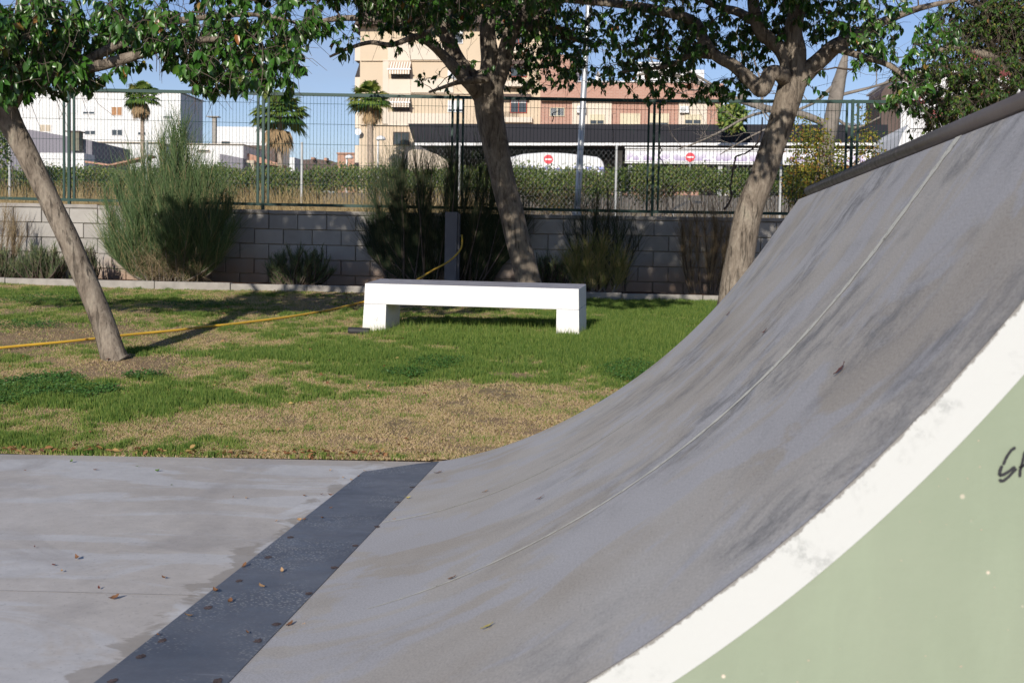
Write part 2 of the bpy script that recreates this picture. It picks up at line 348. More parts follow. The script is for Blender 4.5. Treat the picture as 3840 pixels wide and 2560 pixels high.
M_INK = plain('black_marker', (.022, .022, .026), .55, .3, 30)
M_SEAM = mat('joint_filler', lambda N: N.fin(N.ramp(N.noise(N.coord(), 60, 5, .7), [(.32, (.20, .19, .17)), (.45, (.55, .54, .47)), (.7, (.62, .60, .52))]), .8))
M_RUST = plain('rusty_screw', (.085, .062, .06), .8, .4, 60)

# ------------------------------------------------------------------ setting: ground
def sheet(name, pts, z, m, kind='structure', th=0):
    b = MB(); b.add([(p[0], p[1], z) for p in pts], [tuple(range(len(pts)))]); o = b.build(name, m); return tag(o, kind=kind)
def edgeY(x): return float(np.interp(x, [-14, -3.056, -2.0, -.893, 10], [5.2, 6.066, 6.156, 6.239, 6.3]))
b = MB(); xs = [-14, -8, -3.056, -2.0, -.893, 10]
vs = [(x, edgeY(x), 0) for x in xs] + [(10, -12, 0), (-14, -12, 0)]
vs2 = [(x, y, -.15) for x, y, _ in vs]; n = len(vs)
b.add(vs + vs2, [tuple(range(n))[::-1]] + [(i, (i + 1) % n, (i + 1) % n + n, i + n) for i in range(n)])
tag(b.build('concrete_slab', M_SLAB), kind='structure')
o_joint = MB()
for (a0, a1) in (((0, 2212), (735, 2230)),):
    p, q = atz(*a0, .0015), atz(*a1, .0015); p = p + (p - q) * .5
    d_ = (q - p).normalized(); s_ = Vector((-d_.y, d_.x, 0)) * .0016
    o_joint.quadp(p - s_, q - s_, q + s_, p + s_)
jo = o_joint.build('saw_joint', plain('joint_dark', (.33, .31, .29), .9)); jo['kind'] = 'structure'

# lawn: one sheet rising from the slab to the kerb
nx, ny = 120, 90
X = np.linspace(-14, 10, nx); T = np.linspace(0, 1, ny)
V = np.zeros((ny, nx, 3))
for j, t in enumerate(T):
    for i, x in enumerate(X):
        e = edgeY(x) + .002; y = e + (16.06 - e) * t; V[j, i] = (x, y, lawn(x, y) - (.03 if t == 0 else .0) + .006 * math.sin(x * 9 + y * 7))
idx = np.arange(nx * ny).reshape(ny, nx); Q = np.stack([idx[:-1, :-1], idx[:-1, 1:], idx[1:, 1:], idx[1:, :-1]], -1).reshape(-1, 4)
tag(link('lawn_soil', npmesh('lawn_soil', V.reshape(-1, 3), Q, M_SOIL, True)), kind='structure')
# planting bed
kz = lambda x: float(np.interp(x, [-8, -2.8, .75, 6], [.712, .684, .66, .645]))
V = []; xs = np.linspace(-14, 10, 100); ys = np.linspace(16.15, 17.3, 8)
for y in ys:
    for x in xs: V.append((x, y, kz(x) - .01 + .02 * math.sin(x * 5) * math.sin(y * 9) + random.uniform(-.008, .008)))
idx = np.arange(800).reshape(8, 100); Q = np.stack([idx[:-1, :-1], idx[:-1, 1:], idx[1:, 1:], idx[1:, :-1]], -1).reshape(-1, 4)
tag(link('planting_bed', npmesh('planting_bed', np.array(V), Q, M_BED, True)), kind='structure')
# ground beyond the wall, out to the horizon
prof = [(17.28, 1.52), (22, 1.62), (26, 1.75), (30, 2.3), (36, 3.0), (60, 3.0), (200, 3.0), (900, 3.0)]
xs = [-900, -200, -60, -30, -14, -8, -4, 0, 4, 10, 30, 60, 200, 900]; V = [(x, y, z + (random.uniform(-.04, .04) if 20 < y < 40 else 0)) for y, z in prof for x in xs]
idx = np.arange(len(V)).reshape(len(prof), len(xs)); Q = np.stack([idx[:-1, :-1], idx[:-1, 1:], idx[1:, 1:], idx[1:, :-1]], -1).reshape(-1, 4)
tag(link('outer_ground', npmesh('outer_ground', np.array(V), Q, M_OUTER, True)), kind='structure')
# level base far around the camera side, so the ground runs to the horizon there too
b = MB(); b.add([(-900, -900, -.16), (900, -900, -.16), (900, 17.2, -.16), (-900, 17.2, -.16)], [(0, 1, 2, 3)]); tag(b.build('ground', M_SOIL), kind='structure')

# kerb of separate stones
kerb = thing('kerb', 'low grey concrete kerb between the lawn and the planting bed', 'kerb', (-3, 16.1, .6))
x = -11.0
while x < 5:
    L_ = 1.0; z = kz(x + .5); b = MB(); b.box((x + .004, 16.03 + random.uniform(-.004, .004), z - .36), (x + L_ - .004, 16.16, z + random.uniform(-.004, .004))); b.build('kerbstone', M_KERB, kerb, bevel=.008); x += L_

# block wall
wz = lambda x: float(np.interp(x, [-10, -7.64, -4.9, -2.25, .37, 6], [1.735, 1.72, 1.677, 1.669, 1.664, 1.668]))
wall = thing('block_wall', 'low wall of pale concrete blocks behind the planting bed', 'wall', (-3, 17.2, .7))
b = MB(); x = -11.2
while x < 5.5:
    b.box((x, 17.125, .45), (x + 1.2, 17.28, wz(x + .6) - .052)); x += 1.2
b.build('mortar', M_MORTAR, wall)
bm_ = {}
def blockmesh(w_, h_):
    k = (round(w_, 3), round(h_, 3))
    if k not in bm_:
        c = .006; m = MB(); x1, z1 = w_ / 2, h_ / 2
        vs = [(-x1, 0, -z1), (x1, 0, -z1), (x1, 0, z1), (-x1, 0, z1)]
        fr = [(-x1 + c, -c, -z1 + c), (x1 - c, -c, -z1 + c), (x1 - c, -c, z1 - c), (-x1 + c, -c, z1 - c)]; bk = [(a, .04, d2) for a, _, d2 in vs]
        m.add(bk + vs + fr, [(8, 9, 10, 11)] + [(4 + i, 4 + (i + 1) % 4, 8 + (i + 1) % 4, 8 + i) for i in range(4)] + [(i, (i + 1) % 4, 4 + (i + 1) % 4, 4 + i) for i in range(4)])
        bm_[k] = m.mesh('block', M_BLOCK)
    return bm_[k]
for r in range(6):
    x = -11.2 + (.2 if r % 2 else 0)
    while x < 5.2:
        z = wz(x) - .055 - .2035 * (r + .5)
        if z > .5: link('block', blockmesh(.391, .194), wall, Matrix.Translation((x + .2 + random.uniform(-.002, .002), 17.1 + random.uniform(-.003, .003), z)))
        x += .4
x = -11.2
while x < 5.2:
    z = wz(x + .4); b = MB(); b.box((x + .003, 17.085, z - .05), (x + .797, 17.3, z)); b.build('coping_block', M_KERB, wall, bevel=.006); x += .8

# ------------------------------------------------------------------ green fence on the wall
PX = [-10.32, -7.64, -4.907, -2.247, .372, 2.945, 5.55]
zb_ = lambda x: float(np.interp(x, [-10.3, -7.64, -4.9, -2.25, .37, 2.94, 6], [1.81, 1.784, 1.758, 1.747, 1.73, 1.728, 1.726]))
zt_ = lambda x: float(np.interp(x, [-10.3, -7.64, -4.9, -2.25, .37, 2.94, 6], [3.33, 3.295, 3.254, 3.22, 3.191, 3.197, 3.195]))
fence = thing('green_fence', 'dark green metal mesh fence standing on the block wall', 'fence', (-3, 17.19, 1.66))
FY = 17.18
for i, x in enumerate(PX):
    MB().box((x - .018, FY - .02, wz(x) - .03), (x + .018, FY + .02, zt_(x) + .025)).build('post', M_FENCE, fence)
def bar(b, p, q, w_=.03, d_=.03):
    p = Vector(p); q = Vector(q); t = (q - p).normalized(); s = Vector((0, 1, 0)); u = t.cross(s).normalized() * w_ / 2; s = s * d_ / 2
    vs = [p - u - s, p + u - s, p + u + s, p - u + s, q - u - s, q + u - s, q + u + s, q - u + s]
    b.add(vs, [(0, 1, 2, 3), (7, 6, 5, 4), (0, 4, 5, 1), (1, 5, 6, 2), (2, 6, 7, 3), (3, 7, 4, 0)])
for i in range(len(PX) - 1):
    a, c = PX[i], PX[i + 1]
    b = MB(); bar(b, (a + .019, FY, zt_(a) - .002), (c - .019, FY, zt_(c) - .002), .042); b.build('top_rail', M_FENCE, fence)
    b = MB(); bar(b, (a + .019, FY, zb_(a)), (c - .019, FY, zb_(c)), .038); b.build('bottom_rail', M_FENCE, fence)
    for s in (a + .072, c - .072):
        b = MB(); bar(b, (s, FY, zb_(s) + .019), (s, FY, zt_(s) - .023), .028); b.build('frame_bar', M_FENCE, fence)
    b = MB(); x = a + .072 + .05
    while x < c - .09:
        b.tube([(x, FY, zb_(x)), (x, FY, zt_(x))], .0026, 4, False); x += .0475
    for k in range(1, 6):
        f = k / 5.45; b.tube([(a + .07, FY + .004, zb_(a) * (1 - f) + zt_(a) * f), (c - .07, FY + .004, zb_(c) * (1 - f) + zt_(c) * f)], .0026, 4, False)
    tag(b.build('wire_mesh', M_FENCE, fence), kind='stuff')

# ------------------------------------------------------------------ quarter pipe
YN, YF = 1.88, 6.26
PR = np.array([(-.905, .0), (-.87, .003), (-.80, .018), (-.637, .064), (-.45, .134), (-.262, .222), (-.088, .324), (.12, .478), (.30, .634), (.45, .790), (.575, .940), (.69, 1.107), (.765, 1.224), (.835, 1.316)])
def smooth_curve(P, n=10):
    out_ = []
    for i in range(len(P) - 1):
        p0, p1, p2, p3 = P[max(i - 1, 0)], P[i], P[i + 1], P[min(i + 2, len(P) - 1)]
        for k in range(n):
            t = k / n; out_.append(.5 * ((2 * p1) + (-p0 + p2) * t + (2 * p0 - 5 * p1 + 4 * p2 - p3) * t * t + (-p0 + 3 * p1 - 3 * p2 + p3) * t ** 3))
    out_.append(P[-1]); return np.array(out_)
# even out the measured profile
tpar = np.r_[0, np.cumsum(np.linalg.norm(np.diff(PR, axis=0), axis=1))]
cx = np.polyfit(tpar, PR[:, 0], 5); cz = np.polyfit(tpar, PR[:, 1], 5)
tt = np.linspace(0, tpar[-1], 90); CURVE = np.stack([np.polyval(cx, tt), np.polyval(cz, tt)], 1); CURVE[:, 1] = np.maximum(CURVE[:, 1], .0005 + 0 * tt)
CURVE[0] = (-.905, .0)
S_ = np.r_[0, np.cumsum(np.linalg.norm(np.diff(CURVE, axis=0), axis=1))]
DX, DZ = 2.3, 1.352
ramp = thing('quarter_pipe', 'curved grey concrete skateboard quarter pipe with white edge and pale green side', 'skate ramp', (0, 4, 0))
ys = np.linspace(YN, YF, 60); V = []; UV = []
for y in ys:
    for (x, z), s in zip(CURVE, S_): V.append((x, y, z)); UV.append((s, y))
nc = len(CURVE); idx = np.arange(len(V)).reshape(len(ys), nc); Q = np.stack([idx[:-1, :-1], idx[:-1, 1:], idx[1:, 1:], idx[1:, :-1]], -1).reshape(-1, 4)
me = npmesh('riding_surface', np.array(V), Q, M_RAMP, True)
uvl = me.uv_layers.new(name='UVMap'); UV = np.array(UV, np.float32)[Q.ravel()]; uvl.data.foreach_set('uv', UV.ravel())
link('riding_surface', me, ramp)
poly = [tuple(p) for p in CURVE[::3]] + [tuple(CURVE[-1]), (.90, 1.330), (.90, DZ - .004), (DX, DZ - .004), (DX, -.05), (-.905, -.05)]
poly = [(x, z - .003) for x, z in poly]
b = MB(); b.prism(poly, 1, YN + .002, YF - .002); bd = b.build('body', plain('ramp_body_concrete', (.33, .31, .29), .8, .15, 6, bump=.3), ramp)
MB().box((.93, YN - .0, DZ - .002), (DX, YF, DZ + .008)).build('deck', M_SLAB, ramp)
# painted side: white band along the curve, green below it
WB = []
for i, (x, z) in enumerate(CURVE):
    t = CURVE[min(i + 1, nc - 1)] - CURVE[max(i - 1, 0)]; t = t / np.linalg.norm(t); WB.append((x + t[1] * .069, z - t[0] * .069))
WB = np.array(WB); V = []; UVs = []
for i in range(nc):
    V += [(CURVE[i][0], YN - .003, CURVE[i][1]), (WB[i][0], YN - .003, max(WB[i][1], .0))]; UVs += [(S_[i], 0), (S_[i], 1)]
V += [(CURVE[-1][0] + .06, YN - .003, CURVE[-1][1] + .02), (WB[-1][0], YN - .003, WB[-1][1])]; UVs += [(S_[-1], 0), (S_[-1], 1)]
m = len(V) // 2; Q = np.array([(2 * i, 2 * i + 1, 2 * i + 3, 2 * i + 2) for i in range(m - 1)])
me = npmesh('white_band', np.array(V), Q, M_WHITE); uvl = me.uv_layers.new(name='UVMap'); uvl.data.foreach_set('uv', np.array(UVs, np.float32)[Q.ravel()].ravel())
link('white_band', me, ramp)
gp = [(x, z) for x, z in WB[::2] if z > .001] + [(DX, WB[-1][1]), (DX, .0)]
b = MB(); b.add([(x, YN - .001, z) for x, z in gp], [tuple(range(len(gp)))]); b.build('green_side', M_GREEN, ramp)
random.seed(77); chips = MB()
for px, py, rr in [(3675, 1750, 3.2), (3628, 1793, 4), (3555, 1795, 4), (3520, 1822, 2.5), (3670, 1652, 4), (3450, 1955, 2.5), (3548, 1965, 2.5), (3680, 1985, 4), (3032, 2475, 4.5), (3604, 2497, 6), (3470, 2458, 4), (3380, 2100, 3), (3730, 2200, 3), (3640, 1975, 2), (3510, 2310, 2.5), (3150, 2430, 2.5), (3300, 2240, 2.2), (3780, 2360, 3), (2990, 2555, 5)]:
    c = at(px, py, YN - .0018); q = rr * .62 * YN / F; n = 8; st = random.uniform(.8, 1.7); a0 = random.uniform(0, 3)
    k0 = len(chips.v); chips.add([(c.x + q * st * math.cos(a0 + k * .785) * random.uniform(.8, 1.2), YN - .0018, c.z + q * math.sin(a0 + k * .785) * random.uniform(.8, 1.2)) for k in range(n)], [tuple(range(n))])
cp = chips.build('paint_chips', plain('bare_chip', (.42, .34, .26), .9, .2, 60), ramp); cp['kind'] = 'stuff'
# strip of bare concrete lip on the near edge is the surface itself; joints between the cast pieces
def ribbon(yc, w0, w1, s0, s1, name):
    V = []; 
    for i in range(nc):
        if s0 <= S_[i] <= s1:
            ww = (w0 + (w1 - w0) * (S_[i] - s0) / (s1 - s0)) * random.uniform(.6, 1.25)
            t = CURVE[min(i + 1, nc - 1)] - CURVE[max(i - 1, 0)]; t = t / np.linalg.norm(t); nx_, nz_ = -t[1] * .0015, t[0] * .0015
            V += [(CURVE[i][0] + nx_, yc - ww / 2, CURVE[i][1] + nz_), (CURVE[i][0] + nx_, yc + ww / 2, CURVE[i][1] + nz_)]
    Q = np.array([(2 * i, 2 * i + 2, 2 * i + 3, 2 * i + 1) for i in range(len(V) // 2 - 1)])
    link(name, npmesh(name, np.array(V), Q, M_SEAM), ramp)
ribbon(3.318, .006, .075, .25, 3, 'joint'); ribbon(4.715, .016, .010, .02, 1.1, 'joint')
# coping tube with its flat tail
CXC, CZC, CR = .878, 1.356, .0235
b = MB(); b.tube([(CXC, YN - .01, CZC), (CXC, YF - .02, CZC)], CR, 20); b.build('coping', M_STEEL, ramp, True)
MB().box((CXC, YN - .004, CZC + .006), (CXC + .12, YF - .03, CZC + CR - .004)).build('coping_tail', M_STEEL, ramp)

# dark plate at the foot of the ramp
P0 = [(-1.187, 1.0), (-1.187, 5.857), (-.979, 6.144), (-.893, 6.236), (-.885, 6.236), (-.885, 1.0)]
plate = thing('transition_plate', 'dark blue-grey speckled strip along the foot of the curved ramp', 'metal plate', (-1.04, 4, .004))
b = MB(); b.prism([(x, y) for x, y in P0], 2, .0005, .0045); b.build('plate', M_PLATE, plate)
for zx, zy in [(1220, 1400), (1440, 1178), (1540, 1088), (1715, 918), (1855, 775), (1970, 655), (2090, 550), (2200, 415), (2280, 333), (790, 1265), (912, 1178), (1165, 995), (1330, 848), (1490, 718), (1610, 608), (640, 1400)]:
    p = atz(zx / 1.47, 1600 + zy / 1.47, .005); b = MB(); n = 12
    b.add([(p.x - .008 + .012 * math.cos(a) * random.uniform(.7, 1.2), p.y + .017 * math.sin(a) * random.uniform(.8, 1.2), .0052 + (.0012 if k % 2 else 0)) for k, a in ((k, 2 * math.pi * k / n) for k in range(n))] + [(p.x - .008, p.y, .0068)], [(k, (k + 1) % n, n) for k in range(n)])
    b.build('screw', M_RUST, plate)

# graffiti strokes on the green side
def face_pt(zx, zy): return at(3600 + zx / 5.225, 1600 + zy / 5.225, YN - .0035)
def stroke(b, pts, w_):
    P = [face_pt(*p) for p in pts]; fine = []
    for i in range(len(P) - 1):
        for k in range(5): fine.append(P[i].lerp(P[i + 1], k / 5))
    fine.append(P[-1]); k0 = len(b.v); n = len(fine)
    for i, p in enumerate(fine):
        t = (fine[min(i + 1, n - 1)] - fine[max(i - 1, 0)]).normalized(); s = Vector((-t.z, 0, t.x)) * w_ * (.5 + random.uniform(-.05, .05)) * (.7 if i in (0, n - 1) else 1)
        for q in (p - s, p + s): b.v.append((q.x, q.y - .0, q.z))
    for i in range(n - 1): b.f.append((k0 + 2 * i, k0 + 2 * i + 1, k0 + 2 * i + 3, k0 + 2 * i + 2))
g = MB(); Wk = .0042
stroke(g, [(1090, 400), (1010, 450), (930, 560), (880, 660), (850, 740)], Wk); stroke(g, [(825, 755), (785, 860), (775, 950)], Wk * 1.15)
stroke(g, [(770, 955), (860, 930), (960, 870), (1080, 775)], Wk); stroke(g, [(775, 1020), (800, 1060), (860, 1050), (960, 970), (1060, 860), (1110, 815)], Wk)
gg = g.build('graffiti', M_INK, ramp); gg['label'] = 'black marker letter G'
g = MB(); stroke(g, [(1275, 480), (1225, 700), (1180, 850), (1175, 980)], Wk); stroke(g, [(1160, 800), (1260, 745), (1420, 690)], Wk); stroke(g, [(1275, 480), (1340, 650), (1400, 900)], Wk)
gg = g.build('graffiti', M_INK, ramp); gg['label'] = 'black marker letter A cut by the picture edge'

# ------------------------------------------------------------------ bench
bench = thing('bench', 'long white concrete bench with slab legs on the green grass', 'bench', at(1361 + 405, 1255, 11.9))
def ztilt(y): return (y - 11.8) * .085
fl = [(-2.416, .33), (-2.196, .33), (-2.196, .337), (-2.191, .600), (-.601, .584), (-.600, .336), (-.600, .33), (-.385, .33), (-.398, .777), (-2.394, .792)]
def slabpoly(poly, y0, y1, shrink=.0):
    n = len(poly); cxm = -1.39
    vs = [(x, y0, z) for x, z in poly] + [(x + .053, y1, z + ztilt(y1)) for x, z in poly]
    return MB().add(vs, [tuple(range(n)), tuple(range(n, 2 * n))[::-1]] + [(i, i + n, (i + 1) % n + n, (i + 1) % n) for i in range(n)])
slabpoly([(-2.4013, .5985), (-2.1905, .5985), (-.6008, .585), (-.3928, .5835), (-.398, .777), (-2.394, .792)], 11.8, 12.27).build('seat', M_BENCH, bench, bevel=.006)
lg = slabpoly([(-2.420, .27), (-2.198, .27), (-2.1915, .598), (-2.4012, .598)], 11.8, 12.27).build('leg', M_BENCH, bench, bevel=.004)
slabpoly([(-.5985, .27), (-.384, .27), (-.3928, .583), (-.6005, .584)], 11.8, 12.27).build('leg', M_BENCH, bench, bevel=.004)
b = MB(); 
def bp(zx, zy): return at(1300 + zx / 2.45, 1000 + zy / 2.45, 11.797)
for pts in ([(212, 495), (212, 468), (222, 462), (232, 470), (232, 492)], [(232, 470), (244, 462), (256, 470), (256, 492)], [(262, 470), (270, 486), (284, 464), (272, 502)]):
    b.tube([bp(*p) for p in pts], .0035, 5)
b.build('embossed_mark', M_BENCH, bench)

# black drain pipe piece by the left leg
pc = atlawn(1348, 1252); pc.y = 11.62; pc.z = lawn(pc.x, 11.62) + .03
dp = thing('drain_pipe', 'short black corrugated pipe lying at the left foot of the white bench', 'pipe', pc)
b = MB(); pts = []; rs = []
for i in range(25):
    pts.append((pc.x - .10 + .2 * i / 24, pc.y - .02 * i / 24, pc.z - .004 * (i / 24))); rs.append(.032 + (.003 if i % 2 else 0))
b.tube(pts, rs, 14, True); b.build('pipe_body', M_PIPE, dp, True)

# grey service post with the hose
pp = at(1690, 1060, 16.75); x0 = at(1668, 900, 16.7).x; x1 = at(1713, 900, 16.7).x; zt = at(1690, 795, 16.7).z
svc = thing('service_post', 'square grey metal post behind the bench with the yellow hose attached', 'post', (x0, 16.7, .7))
MB().box((x0, 16.7, .6), (x1, 16.86, zt)).build('housing', M_POST, svc, bevel=.004)
MB().box((x1 + .001, 16.74, .6), (x1 + .028, 16.84, zt - .02)).build('side_channel', M_POST, svc)
b = MB(); b.tube([(x1 + .029, 16.79, 1.36), (x1 + .06, 16.77, 1.36)], .014, 8); b.build('tap', M_GALV, svc)
hp = [Vector((x1 + .06, 16.76, 1.37))]
for px, py, Y in [(1733, 900, 16.6), (1731, 925, 16.5), (1716, 950, 16.35), (1680, 982, 16.1), (1625, 1012, 15.7), (1570, 1045, 15.2), (1510, 1075, 14.6), (1440, 1108, 13.9), (1400, 1128, 13.5)]: hp.append(at(px, py, Y))
for px, py in [(1365, 1141), (1300, 1158), (1210, 1177), (1120, 1193), (1034, 1206), (940, 1218), (850, 1229), (762, 1237), (690, 1247), (615, 1255), (540, 1262), (462, 1270), (348, 1283), (230, 1296), (110, 1307), (0, 1318), (-150, 1334), (-400, 1370)]:
    p = atlawn(px, py - 2); p.z = lawn(p.x, p.y) + .026; hp.append(p)
A = np.array([tuple(p) for p in hp]); A = smooth_curve(A, 6)
b = MB(); b.tube([Vector(p) for p in A], .0115, 8); tag(b.build('hose', M_HOSE, None, True), 'yellow garden hose trailing from the grey post across the lawn', 'hose')

# ------------------------------------------------------------------ leaves, generic
LV = np.array([(0, 0, 0), (.3, 0, .0), (.3, -.5, .12), (.3, .5, .12), (.65, 0, -.03), (.65, -.43, .07), (.65, .43, .07), (1, 0, -.12)])
LF = np.array([(0, 2, 1, 1), (0, 1, 3, 3)]); 
LT = np.array([(0, 2, 1), (0, 1, 3), (2, 5, 4), (2, 4, 1), (1, 4, 6), (1, 6, 3), (5, 7, 4), (4, 7, 6)])
def leaf_arrays(P, D, Nn, Ls, Wd, tone):
    """positions, directions, normals, lengths, widths"""
    D = D / np.linalg.norm(D, axis=1, keepdims=True); S = np.cross(Nn, D); S /= np.linalg.norm(S, axis=1, keepdims=True) + 1e-9; Nn = np.cross(D, S)
    V = P[:, None, :] + (LV[None, :, 0:1] * Ls[:, None, None]) * D[:, None, :] + (LV[None, :, 1:2] * Wd[:, None, None]) * S[:, None, :] + (LV[None, :, 2:3] * Ls[:, None, None]) * Nn[:, None, :]
    n = len(P); Fq = (LT[None] + (np.arange(n) * 8)[:, None, None]).reshape(-1, 3)
    return V.reshape(-1, 3), Fq, np.repeat(tone, 8)
def quads(P, D, Nn, Ls, Wd, tone):     # cheap leaf: folded rhomb, two triangles
    D = D / np.linalg.norm(D, axis=1, keepdims=True); S = np.cross(Nn, D); S /= np.linalg.norm(S, axis=1, keepdims=True) + 1e-9; Nn = np.cross(D, S)
    a = P; l = P + D * (Ls * .45)[:, None] + S * (Wd * .5)[:, None] + Nn * (Ls * .12)[:, None]; r = P + D * (Ls * .45)[:, None] - S * (Wd * .5)[:, None] + Nn * (Ls * .12)[:, None]; t = P + D * Ls[:, None]
    V = np.stack([a, r, t, l], 1).reshape(-1, 3); n = np.arange(len(P)) * 4
    Fq = np.concatenate([np.stack([n, n + 1, n + 2], 1), np.stack([n, n + 2, n + 3], 1)]); return V, Fq, np.repeat(tone, 4)
def unit(n): 
    v = RNG.normal(size=(n, 3)); return v / np.linalg.norm(v, axis=1, keepdims=True)
lm_cache = {}
def leafobj_mesh(k, m):
    if (k, m.name) not in lm_cache:
        sc = (.85, 1.0, 1.15)[k]; mb = MB(); mb.add([(a * sc, b_ * .52 * sc, c * sc) for a, b_, c in LV.tolist()], [tuple(t) for t in LT.tolist()]); lm_cache[(k, m.name)] = mb.mesh('leaf', m, True)
    return lm_cache[(k, m.name)]

# ------------------------------------------------------------------ trees
def project(P):
    c = (P - np.array([0, 0, EYE])) @ R; return 1920 + F * c[:, 0] / c[:, 2], 1280 + F * c[:, 1] / c[:, 2]
def tree(name, label, Y, trunk, limbs, blobs, nleaf, lsize, lmat, seed, n_obj=300, dep=1.1, clus=(5, 9), bark=M_BARK, cat='tree', twigmat=M_TWIGB, cheap=False, group=None):
    """trunk, limbs: lists of (x, y, r) or (x, y, r, dy) in a 2352 px view; blobs: (x, y, rx, ry, weight[, dy, dep])"""
    rng = np.random.default_rng(seed); random.seed(seed)
    sc = F / 1.6327 / Y
    def P3(q): dy = q[3] if len(q) > 3 else 0; return np.array(tuple(ad(q[0], q[1], Y + dy)))
    base = P3(trunk[0]); root = thing(name, label, cat, tuple(base), group)
    tb = MB(); nodes = []; par = []; rad = []
    def chain(L_, sides, bump):
        A = np.array([(*P3(q), q[2] / sc) for q in L_]); A = smooth_curve(A, 5)
        tb.tube([Vector(p[:3]) for p in A], list(A[:, 3]), sides, True, bump); return A
    A = chain(trunk, 18, .035)
    fl_ = A[0].copy()
    for k in range(0):
        pass
    for lb in limbs:
        A = chain(lb, 12, .04)
        for p in A[3:]: nodes.append(p[:3]); par.append(-1)
    link('trunk', tb.mesh('trunk', bark, True), root)
    fixed = len(nodes); nodes = list(nodes)
    att = []
    tw = sum(b_[2] * b_[3] * b_[4] for b_ in blobs)
    natt = nleaf // ((clus[0] + clus[1]) // 2)
    for b_ in blobs:
        k = max(3, int(natt * b_[2] * b_[3] * b_[4] / tw)); dy = b_[5] if len(b_) > 5 else 0; dd = b_[6] if len(b_) > 6 else dep
        c = np.array(tuple(ad(b_[0], b_[1], Y + dy))); u = rng.normal(size=(k, 3)); u /= np.linalg.norm(u, axis=1, keepdims=True); u *= rng.random((k, 1)) ** (1 / 2.4)
        att.append(c + u * np.array([b_[2] / sc, dd, b_[3] / sc]))
    att = np.concatenate(att); Nn = np.array(nodes)
    d0 = np.array([np.min(np.linalg.norm(Nn - a, axis=1)) for a in att]); order = np.argsort(d0); att = att[order]
    cap_ = len(nodes) + len(att) * 14; arr = np.zeros((cap_, 3)); arr[:fixed] = Nn; cnt = fixed; chains = []; tips = []
    for a in att:
        d = np.linalg.norm(arr[:cnt] - a, axis=1); j = int(np.argmin(d)); p = arr[j].copy(); L_ = d[j]
        k = int(min(max(2, round(L_ / .07)), 12)); mid = (p + a) / 2 + rng.normal(size=3) * L_ * .13 + np.array([0, 0, L_ * .12])
        ids = [j]; pts = [p]
        for i in range(1, k + 1):
            t = i / k; q = (1 - t) ** 2 * p + 2 * t * (1 - t) * mid + t * t * a + rng.normal(size=3) * .008
            if cnt < cap_: arr[cnt] = q; ids.append(cnt); cnt += 1; pts.append(q)
        chains.append((pts, L_)); tips.append((pts[-1], pts[-1] - pts[-2], pts))
    mb = MB()
    for pts, L_ in chains:
        r0 = min(.0032 + L_ * .014, .018); mb.tube([Vector(p) for p in pts], [r0 + (.0016 - r0) * i / (len(pts) - 1) for i in range(len(pts))], 4, False)
    # fine bare twiglets
    for tip, d, pts in tips[::2]:
        for _ in range(2):
            q = np.array(pts[rng.integers(0, len(pts))]); dr = rng.normal(size=3); dr[2] -= .4; dr /= np.linalg.norm(dr); l = rng.uniform(.10, .32)
            c_ = q + dr * l * .5 + rng.normal(size=3) * .02; mb.tube([Vector(q), Vector(c_), Vector(q + dr * l + np.array([0, 0, -.03]))], [.0026, .0021, .0014], 3, False)
    tag(link('twigs', mb.mesh('twigs', twigmat), root), kind='stuff')
    P = []; D = []
    for tip, d, pts in tips:
        k = rng.integers(clus[0], clus[1] + 1); d = d / (np.linalg.norm(d) + 1e-9)
        for i in range(k):
            t = rng.random() ** 1.6; q = np.array(pts[-1]) * (1 - t * .8) + np.array(pts[max(-3, -len(pts))]) * t * .8 + rng.normal(size=3) * lsize * .12
            v = d * .3 + rng.normal(size=3) * .46; v[2] -= 1.05; P.append(q); D.append(v)
    P = np.array(P); D = np.array(D); n = len(P); D /= np.linalg.norm(D, axis=1, keepdims=True)
    Nn = rng.normal(size=(n, 3)) * .75 + np.array([0, -.55, .55]); Ls = lsize * rng.uniform(.7, 1.25, n); tone = rng.random(n) ** 1.05
    far = None
    if n_obj:
        cz = (P - np.array([0, 0, EYE])) @ R[:, 2]; sx, sy = project(P + D * Ls[:, None] * .5)
        vis = (sx > 5) & (sx < 3835) & (sy > 5) & (sy < 900); Sd = np.cross(Nn, D); Sd /= np.linalg.norm(Sd, axis=1, keepdims=True); N2 = np.cross(D, Sd)
        size = np.where(vis, Ls * (.3 + np.abs(N2[:, 1])) / cz ** 2.5, 0); pick = np.argsort(-size)[:n_obj]
        rest = np.setdiff1d(np.arange(n), pick)
        for i in pick:
            M_ = Matrix.Identity(4); dx, sy_, nz_ = D[i], Sd[i], N2[i]; s = Ls[i]
            M_ = Matrix(((dx[0] * s, sy_[0] * s, nz_[0] * s, P[i][0]), (dx[1] * s, sy_[1] * s, nz_[1] * s, P[i][1]), (dx[2] * s, sy_[2] * s, nz_[2] * s, P[i][2]), (0, 0, 0, 1)))
            link('leaf', leafobj_mesh(int(rng.integers(0, 3)), lmat), root, M_)
    else: rest = np.arange(n)
    fn = quads if cheap else leaf_arrays
    V, Fq, tn = fn(P[rest], D[rest], Nn[rest], Ls[rest], Ls[rest] * .46, tone[rest])
    tag(link('foliage', npmesh('foliage', V, Fq, lmat, True, {'tone': tn}), root), kind='stuff')
    return root

